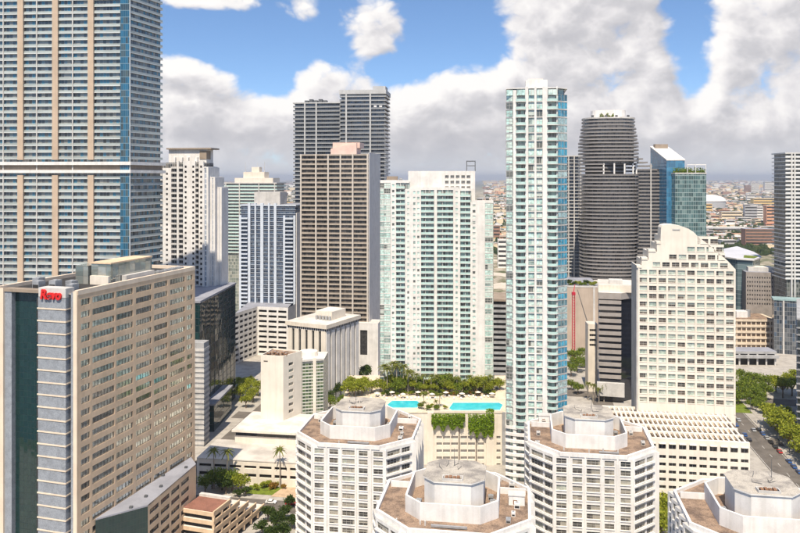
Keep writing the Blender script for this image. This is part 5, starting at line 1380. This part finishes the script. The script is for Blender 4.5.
for (px, yy, s) in ((387, 390, 1.15), (397, 392, 1.25), (408, 389, 1.3), (393, 395, 1.3), (403, 394, 1.2), (437, 390, 1.0), (470, 391, .95), (450, 392, 1.0), (416, 389, .9), (424, 391, .8), (431, 388, .85), (443, 388, .8), (457, 389, .9), (464, 388, .8), (477, 389, .9), (484, 388, .75), (491, 390, .8), (384, 394, 1.2), (412, 395, 1.1)):
    plant('palm', TR.randint(0, 1), PX(px, yy), yy, DZ, s, 'feathery palm rising from the planting bed by the wide condominium', 'palms in the deck bed')
for (px, yy, s) in ((424, 371, .85), (439.5, 366, .95), (424.5, 361.5, .6), (436, 361.5, .7)):
    plant('palm', 2, PX(px, yy), yy, DZ, s, 'short palm between the two swimming pools', 'palms between the pools')
for (px, yy, s) in ((421, 364, .9), (428, 361, .9), (437, 361, .9), (445, 363, .6), (432, 366, .6)):
    plant('bush', TR.choice([0, 1]), PX(px, yy), yy, DZ, s, 'rounded bush between the two swimming pools', 'bushes between the pools')
# left end of the deck
for (px, yy, s) in ((352, 392, 1.0), (358, 388, .9), (364, 394, .9), (372, 390, .8), (380, 392, .7), (349, 384, .95), (355, 384, 1.0), (362, 386, .9), (500, 396, .6), (497, 398, .7)):
    plant('lit', TR.randint(0, 2), PX(px, yy), yy, DZ if px < 400 else DZ, s, 'bright yellow green tree at the end of the pool deck', 'trees at the deck ends')
# shaded trees around the finned block and behind
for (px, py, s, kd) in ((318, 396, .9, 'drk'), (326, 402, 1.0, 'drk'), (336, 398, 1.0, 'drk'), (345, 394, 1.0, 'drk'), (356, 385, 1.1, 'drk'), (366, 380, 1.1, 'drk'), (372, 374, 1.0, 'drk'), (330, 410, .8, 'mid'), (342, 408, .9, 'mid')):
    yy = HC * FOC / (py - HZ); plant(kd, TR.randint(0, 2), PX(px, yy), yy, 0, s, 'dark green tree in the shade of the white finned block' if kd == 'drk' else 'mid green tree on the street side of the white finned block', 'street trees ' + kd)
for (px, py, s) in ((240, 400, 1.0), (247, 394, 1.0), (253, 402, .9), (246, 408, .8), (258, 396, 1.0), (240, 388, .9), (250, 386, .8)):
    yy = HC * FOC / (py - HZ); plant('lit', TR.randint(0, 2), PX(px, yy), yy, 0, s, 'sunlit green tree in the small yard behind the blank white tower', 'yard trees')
# garden by the palm podium
for (px, py, s, kd) in ((212, 489, .95, 'mid'), (222, 490, 1.05, 'mid'), (232, 491, .95, 'mid'), (241, 492, .8, 'lit'), (205, 492, .8, 'mid'), (226, 494, .8, 'drk')):
    yy = HC * FOC / (py - HZ); plant(kd, TR.randint(0, 2), PX(px, yy), yy, 0.02, s, {'mid': 'leafy green tree in the garden before the palm podium', 'lit': 'pale green tree in the garden before the palm podium', 'drk': 'dark green tree in the garden before the palm podium'}[kd], 'garden trees ' + kd)
for (px, py, lab) in ((214, 489, 'tall palm behind the leafy garden trees, on the serrated garage side'), (227, 490, 'tall palm growing through the leafy garden trees'), (280, 488, 'tall palm standing alone beside the driveway')):
    yy = HC * FOC / (py - HZ); plant('palm', 3, PX(px, yy), yy, 0.02, 1.0, lab, 'tall garden palms')
for (px, py, j) in ((268, 487, 0), (275, 488, 2), (272, 489, 2), (264, 488, 0), (284, 489, 2), (256, 490, 0), (237, 497, 3), (246, 496, 3), (277, 486, 0)):
    yy = HC * FOC / (py - HZ); plant('bush', j, PX(px, yy), yy, 0.05, TR.uniform(.7, 1.2), ['yellow green garden bush beside the lawn', '', 'orange leaved garden bush beside the driveway', 'dark garden bush at the street corner'][j], 'garden bushes ' + str(j))
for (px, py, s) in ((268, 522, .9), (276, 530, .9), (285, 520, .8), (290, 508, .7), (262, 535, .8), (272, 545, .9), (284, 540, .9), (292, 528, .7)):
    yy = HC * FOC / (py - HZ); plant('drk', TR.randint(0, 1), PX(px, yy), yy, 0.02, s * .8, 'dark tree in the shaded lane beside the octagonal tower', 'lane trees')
# gap between octagonal towers and the lattice podium
for (px, py, s) in ((656, 525, .8), (664, 522, .9), (672, 520, .85), (681, 518, .85), (690, 516, .8), (700, 514, .8), (710, 512, .75), (660, 540, .9), (657, 560, .9)):
    yy = HC * FOC / (py - HZ); plant('lit', TR.randint(0, 2), PX(px, yy), yy, 0.02, s * 1.25, 'bright green tree along the foot of the lattice podium', 'trees at the lattice podium')
for (px, py) in ((530, 535), (534, 560)):
    yy = HC * FOC / (py - HZ); plant('lit', 1, PX(px, yy), yy, .02, .9, 'green tree in the narrow gap between octagonal towers', 'gap trees')
# avenue trees
for i in range(15):
    d = -36 + i * 6.6; p = Vector((174, 340)) + V9 * (d + 20) + Vector((V9.y, -V9.x)) * 16
    plant('lit', i, p.x, p.y, .14, TR.uniform(1.25, 1.55), 'bright green street tree in the row along the avenue', 'avenue trees', zs=.95)
for (px, py, s, kd) in ((783, 398, 1.3, 'lit'), (792, 396, 1.2, 'lit'), (776, 392, 1.1, 'lit'), (788, 388, 1.2, 'lit'), (796, 384, 1.2, 'lit'), (779, 424, .9, 'lit'), (786, 421, 1.0, 'lit'), (773, 419, .8, 'lit')):
    yy = HC * FOC / (py - HZ); plant(kd, TR.randint(0, 2), PX(px, yy), yy, .06, s, 'bright green park tree beside the plaza columns', 'park trees')
for (px, py, s) in ((738, 404, .8), (745, 400, .9), (752, 398, .8), (748, 392, 1.0), (757, 396, .9), (764, 400, .9), (742, 386, .9), (768, 392, .9), (736, 392, .7), (741, 397, .9), (748, 404, .8), (755, 402, .9), (761, 406, .8), (751, 386, .9), (760, 388, 1.0), (735, 400, .7), (758, 408, .7), (752, 410, .6), (763, 414, .7)):
    yy = HC * FOC / (py - HZ); plant('mid', TR.randint(0, 2), PX(px, yy), yy, .06, s * 1.1, 'green tree on the shaded traffic island by the avenue', 'island trees')
for (px, yy, s) in ((783, 640, 1.4), (789, 690, 1.4), (780, 700, 1.5), (786, 750, 1.5)):
    plant('mid', TR.randint(0, 2), PX(px, yy), yy, 0, s, 'green tree between the grey stone block and the pale balcony tower', 'trees by the stone block')
# shaded plaza between slim tower and striped office
for (px, py, s) in ((571, 376, .9), (577, 372, 1.0), (583, 368, 1.0), (590, 372, .8), (573, 364, 1.0), (580, 360, 1.0), (571, 390, .8), (578, 394, .8)):
    yy = HC * FOC / (py - HZ); plant('mid', TR.randint(0, 2), PX(px, yy), yy, 0, s, 'green tree in the plaza between the slim tower and the striped office', 'plaza trees')
for (px, py, i) in ((593, 402, 1), (599, 403, 0), (604, 402, 1), (588, 400, 1), (602, 399, 0)):
    yy = HC * FOC / (py - HZ); plant('palm', i, PX(px, yy), yy, 0, .95, 'palm in front of the dark striped office', 'plaza palms')
for i in range(12):
    yy = 602 + TR.uniform(0, 10); plant('bush', TR.choice([0, 1, 3]), PX(566 + i * 2.6, yy), yy, PZ(287, 600), TR.uniform(.9, 1.4), 'small bush on the planted roof of the beige podium', 'roof bushes on the beige podium')

# ------------------------------------------------------------------ cars
def car_mesh(col, nm):
    paint = mat('car_paint_' + nm, col, .25, .6, var=.02); b = MB()
    pr = [(-2.2, .35), (2.2, .35), (2.25, .75), (1.9, .9), (1.0, .98), (.45, 1.42), (-1.0, 1.45), (-1.75, 1.0), (-2.2, .92)]
    for s in (-.88, .88): b.face([(x, s, z) for x, z in (pr if s < 0 else pr[::-1])], paint)
    n = len(pr)
    for i in range(n):
        p, q = pr[i], pr[(i + 1) % n]; g = g_dark if i in (4, 6) else paint
        b.face([(p[0], -.88, p[1]), (p[0], .88, p[1]), (q[0], .88, q[1]), (q[0], -.88, q[1])], g)
    for s in (-.89, .89): b.face([(.85, s, 1.0), (.4, s, 1.36), (-.95, s, 1.38), (-1.5, s, 1.0)], g_dark)
    for x in (-1.35, 1.35):
        for s in (-.8, .8): b.tube([(x, s - .12, .33, .33), (x, s + .12, .33, .33)], dgrey, 8)
    return b.mesh('car')
CM = {k: car_mesh(c, k) for k, c in {'white': (.75, .75, .74), 'black': (.02, .02, .022), 'silver': (.40, .41, .42), 'red': (.40, .03, .03), 'blue': (.04, .10, .28)}.items()}
def car(col, x, y, rz, where, z=.05):
    tag(put('parked_car' if 'parked' in where else 'car', CM[col], None, (x, y, z), rz), f'{col} car {where}', 'car', f'{col} cars {where}')
CR = random.Random(5)
nV = Vector((V9.y, -V9.x))
for i in range(15):
    if i in (3, 8): continue
    p = Vector((174, 340)) + V9 * (-24 + i * 6.6) + nV * 7.2
    car(CR.choice(['black', 'silver', 'white', 'black', 'red', 'blue']), p.x, p.y, atan2(V9.y, V9.x), 'parked in the row beside the avenue trees')
for i in range(12):
    p = Vector((174, 340)) + V9 * (50 + i * 8.5 + CR.uniform(-1, 1)) + nV * CR.choice([-2.6, 1.0, 4.2])
    car(CR.choice(['white', 'silver', 'black', 'blue']), p.x, p.y, atan2(V9.y, V9.x), 'driving on the shaded part of the avenue')
for i in range(9):
    p = Vector((-92, 360)) + V9 * (-22 + i * 12) + nV * CR.choice([-3.4, 2.6])
    car(CR.choice(['white', 'silver', 'black', 'red']), p.x, p.y, atan2(V9.y, V9.x), 'on the side street by the dark glass office')
for i in range(4):
    p = Vector((-47, 312)) + U9 * (-24 + i * 8.5) + V9 * CR.choice([2.4, -2.2])
    car(['silver', 'black', 'white', 'red'][i], p.x, p.y, A9, 'on the street before the palm podium')
lamp = MB().cyl(0, 0, 0, 8.5, .11, .07, dgrey, 6).mesh('pole'); head = MB().box(-.1, 1.7, -.1, .1, 8.4, 8.55, dgrey).box(1.2, 1.9, -.18, .18, 8.3, 8.42, steel).mesh('lamp_arm')
for i in range(7):
    p = Vector((174, 340)) + V9 * (-20 + i * 24) + nV * 12.0
    o = thing('street_lamp', 'thin dark street lamp on the avenue pavement', 'street lamp', (p.x, p.y, .05), A9 + pi, 'avenue street lamps'); put('pole', lamp, o); put('lamp_arm', head, o)

# ------------------------------------------------------------------ the far city
FC = random.Random(21)
fw = {'white': mat('far_white_wall', (.72, .69, .64), .9, var=.05), 'cream': mat('far_cream_wall', (.68, .56, .38), .9, var=.05), 'yellow': mat('far_yellow_wall', (.66, .46, .18), .9, var=.05),
      'orange': mat('far_orange_wall', (.62, .34, .20), .9, var=.05), 'grey': mat('far_grey_wall', (.40, .40, .40), .9, var=.05), 'brown': mat('far_brown_wall', (.30, .17, .12), .9, var=.05)}
frf = [roofw, roofg, terra, mat('far_brown_roof', (.30, .24, .19), .9, var=.1), pale]
def far_block(colr, x, y, w, d, h, rz, label, group=None, floors=0, roof=None, name='far_building', cat='building'):
    o = thing(name, label, cat, (x, y, 0), rz, group)
    rf = roof or FC.choice(frf)
    b = MB()
    MB().box(-w / 2, w / 2, 0, d, 0, h, fw[colr]).obj('wall', o)
    if h < 9 and FC.random() < .5:
        b.face([(-w / 2 - .4, -.4, h + .02), (w / 2 + .4, -.4, h + .02), (w / 2 + .4, d / 2, h + 2.6), (-w / 2 - .4, d / 2, h + 2.6)], rf)
        b.face([(w / 2 + .4, d + .4, h + .02), (-w / 2 - .4, d + .4, h + .02), (-w / 2 - .4, d / 2, h + 2.6), (w / 2 + .4, d / 2, h + 2.6)], rf)
        for s in (-1, 1): b.face([(s * w / 2, 0, h), (s * w / 2, d, h), (s * w / 2, d / 2, h + 2.5)][::s], fw[colr])
    else: b.box(-w / 2 - .3, w / 2 + .3, -.3, d + .3, h + .02, h + .8, fw[colr], rf)
    b.obj('roof', o)
    if floors:
        fh = h / floors
        bm = MB().box(-w / 2 + .8, w / 2 - .8, -.25, .05, 0, fh * .42, g_dark).mesh('window_band')
        for k in range(floors): put('window_band', bm, o, (0, 0, fh * (k + .38)))
    return o
SPEC = [  # px left, px right, y top, y base, colour, floors, label
    (746, 777, 229.5, 248, 'brown', 6, 'brown office block with long window bands in the far city'),
    (767, 788, 206, 226, 'orange', 6, 'orange apartment block in the far city behind the brown office'),
    (745, 757, 206.5, 221, 'grey', 5, 'pale grey apartment block in the far city'),
    (757, 763, 207, 220, 'white', 5, 'slim white apartment block in the far city'),
    (765, 776, 182, 193, 'white', 8, 'white high-rise on the horizon with broad front'),
    (751, 759, 183, 193, 'white', 8, 'narrow white high-rise on the horizon'),
    (745, 751, 185.5, 193, 'brown', 5, 'brown mid-rise on the horizon beside white high-rises'),
    (754, 775, 198.5, 206, 'yellow', 3, 'long yellow apartment building in the far city'),
    (747, 755, 195, 202, 'white', 3, 'white mid-rise in the far city by the yellow building'),
    (722, 742, 212, 221, 'cream', 3, 'long cream apartment building in the far city'),
    (701, 712, 204, 213, 'yellow', 3, 'small yellow apartment building in the far city'),
    (726, 735, 220, 227, 'white', 2, 'white low building in the far city before the cream one'),
    (701, 748, 228, 232.5, 'grey', 1, 'long grey elevated station roof in the far city'),
    (776, 784, 196, 202, 'cream', 2, 'cream mid-rise beyond the yellow building'),
    (492, 500, 205, 214, 'cream', 3, 'cream building seen between the two green glass condominiums'),
    (498, 507, 240, 268, 'white', 6, 'pale slab seen in the gap beside the slim green tower'),
    (493, 500, 226, 240, 'brown', 4, 'brown building seen in the gap between the condominiums')]
for (a, c, t, bs, colr, fl, lab) in SPEC:
    yy = HC * FOC / (bs - HZ); far_block(colr, (PX(a, yy) + PX(c, yy)) / 2, yy, (c - a) * yy / FOC, max(14, (c - a) * yy / FOC * .4), PZ(t, yy), radians(-4), lab, None, fl)
# stadium
def stadium():
    yy = 3300; o = thing('white_stadium', 'white domed stadium with dark sides in the far city', 'stadium', (PX(707, yy), yy, 0)); b = MB(); n = 24
    R1 = 50
    MB().prism([(R1 * 1.6 * cos(2 * pi * i / n), R1 * sin(2 * pi * i / n)) for i in range(n)], 0, 34, fw['grey']).obj('bowl', o)
    b = MB(); prev = None
    for j in range(6):
        s = j / 5 * pi / 2; rg = [(R1 * 1.65 * cos(s) * cos(2 * pi * i / n), R1 * 1.03 * cos(s) * sin(2 * pi * i / n), 35 + 28 * sin(s)) for i in range(n)]
        if prev:
            for i in range(n): b.face([prev[i], prev[(i + 1) % n], rg[(i + 1) % n], rg[i]], white)
        prev = rg
    b.obj('dome_roof', o)
stadium()
names = {'white': 'small white house among trees in the far city', 'cream': 'small cream house among trees in the far city', 'yellow': 'small yellow house among trees in the far city', 'orange': 'small orange house among trees in the far city', 'grey': 'small grey house among trees in the far city', 'brown': 'small brown house among trees in the far city'}
placed = []
tries = 0
while len(placed) < 290 and tries < 9000:
    tries += 1
    py = 184 + 66 * FC.random() ** 1.5
    px = FC.uniform(698, 796) if FC.random() < .8 else FC.choice([FC.uniform(490, 508), FC.uniform(278, 296)])
    yy = HC * FOC / (py - HZ)
    if yy < 1150 or yy > 7000: continue
    x = PX(px, yy); sc = 1 + max(0, (yy - 1800) / 2200)
    if any(abs(x - q[0]) < 15 * sc and abs(yy - q[1]) < 24 * sc for q in placed): continue
    placed.append((x, yy))
    colr = FC.choices(['white', 'cream', 'yellow', 'orange', 'grey', 'brown'], [5, 5, 1.2, 1.2, 3, 1.5])[0]
    big = FC.random() < .18
    w = FC.uniform(11, 22) * sc * (1.5 if big else 1); h = FC.uniform(4, 8) * (1.9 if big else 1) * (1 + .3 * (sc - 1))
    far_block(colr, x, yy, w, FC.uniform(10, 18) * sc, h, radians(FC.choice([-4, -4, 86, 10])), names[colr], f'{colr} houses of the far city', 2 if big else 0, name='far_house', cat='house')
# far tree canopy (one mass), numpy
def far_trees():
    rng = np.random.default_rng(12); N = 5600
    py = 180.6 + 75 * rng.random(N) ** 2.2
    Y = HC * FOC / (py - HZ); px = np.where(rng.random(N) < .75, rng.uniform(690, 802, N), np.where(rng.random(N) < .5, rng.uniform(486, 512, N), rng.uniform(215, 300, N)))
    X_ = (px - 400) * Y / FOC
    keep = (Y > 760) & (Y < 26000)
    pl = np.array(placed)
    for q in pl: keep &= ~((np.abs(X_ - q[0]) < 9 * (1 + max(0, (q[1] - 1800) / 2200))) & (Y - q[1] > -14) & (Y - q[1] < 26))
    X_, Y = X_[keep], Y[keep]; n = len(X_)
    R_ = rng.uniform(3.5, 6.5, n) * (1 + np.maximum(0, (Y - 1500) / 2400))
    Hh = np.minimum(rng.uniform(6, 11, n) * (1 + .12 * (R_ / 6 - 1)), 16)
    k = 7; a = np.linspace(0, 2 * pi, k, endpoint=False)
    V = []; Fc = []
    for i in range(n):
        b0 = len(V); r1 = R_[i] * rng.uniform(.8, 1.1, k); r2 = R_[i] * rng.uniform(.5, .8, k)
        V += [(X_[i] + r1[j] * cos(a[j]), Y[i] + r1[j] * sin(a[j]), Hh[i] * .15) for j in range(k)]
        V += [(X_[i] + r2[j] * cos(a[j]), Y[i] + r2[j] * sin(a[j]), Hh[i] * rng.uniform(.6, .95)) for j in range(k)]
        V.append((X_[i], Y[i], Hh[i]))
        for j in range(k):
            l = (j + 1) % k; Fc.append((b0 + j, b0 + l, b0 + k + l, b0 + k + j)); Fc.append((b0 + k + j, b0 + k + l, b0 + 2 * k))
    me = bpy.data.meshes.new('far_tree_canopy'); me.from_pydata(V, [], Fc)
    m = leaf_mat('leaf_far', (.025, .05, .015), (.055, .085, .022), (.10, .125, .04)); me.materials.append(m); me.update()
    o = put('far_tree_canopy', me); o['kind'] = 'stuff'; o['label'] = 'green tree canopy spread over the far city'; o['category'] = 'trees'
far_trees()

def far_roofs():
    rn = random.Random(31); b = MB(); ms = [fw['white'], fw['white'], fw['cream'], fw['cream'], fw['orange'], fw['grey'], fw['yellow'], fw['brown']]; n = 0
    while n < 2600:
        py = 180.3 + 62 * rn.random() ** 1.9; u = rn.random()
        px = rn.uniform(690, 800) if u < .72 else rn.uniform(486, 510) if u < .84 else rn.uniform(215, 300)
        Y = HC * FOC / (py - HZ)
        if Y < 900 or Y > 30000: continue
        x = PX(px, Y); sc = 1 + max(0, (Y - 1500) / 2500)
        if any(abs(x - q[0]) < 16 * sc and abs(Y - q[1]) < 22 * sc for q in placed): continue
        w, d, h = rn.uniform(9, 24) * sc, rn.uniform(9, 20) * sc, rn.uniform(3.5, 8) * (1 + .25 * (sc - 1))
        if Y > 6000: h = min(h * rn.choice([1, 1, 2.2]), 60)
        b.box(x - w / 2, x + w / 2, Y, Y + d, 0, h, rn.choice(ms), rn.choice(frf)); n += 1
    o = b.obj('far_city_rooftops'); o['kind'] = 'stuff'; o['label'] = 'mass of pale low houses spreading to the horizon'; o['category'] = 'houses'
far_roofs()

# ------------------------------------------------------------------ haze
hm = bpy.data.materials.new('haze'); hm.use_nodes = True; hm.node_tree.nodes.clear()
ht = NT(hm.node_tree); pv = ht.n('ShaderNodeVolumePrincipled', {'Color': (.86, .90, .97, 1), 'Density': HAZE, 'Anisotropy': .3}); ho = ht.n('ShaderNodeOutputMaterial'); ht.t.links.new(pv.outputs[0], ho.inputs['Volume'])
if HAZE > 0:
    hb = MB().box(-46000, 46000, -46000, 46000, -4, 262, None)
    hb.mats = [hm]; o = hb.obj('haze'); o['kind'] = 'stuff'; o['label'] = 'thin pale daylight haze over the city'; o['category'] = 'haze'
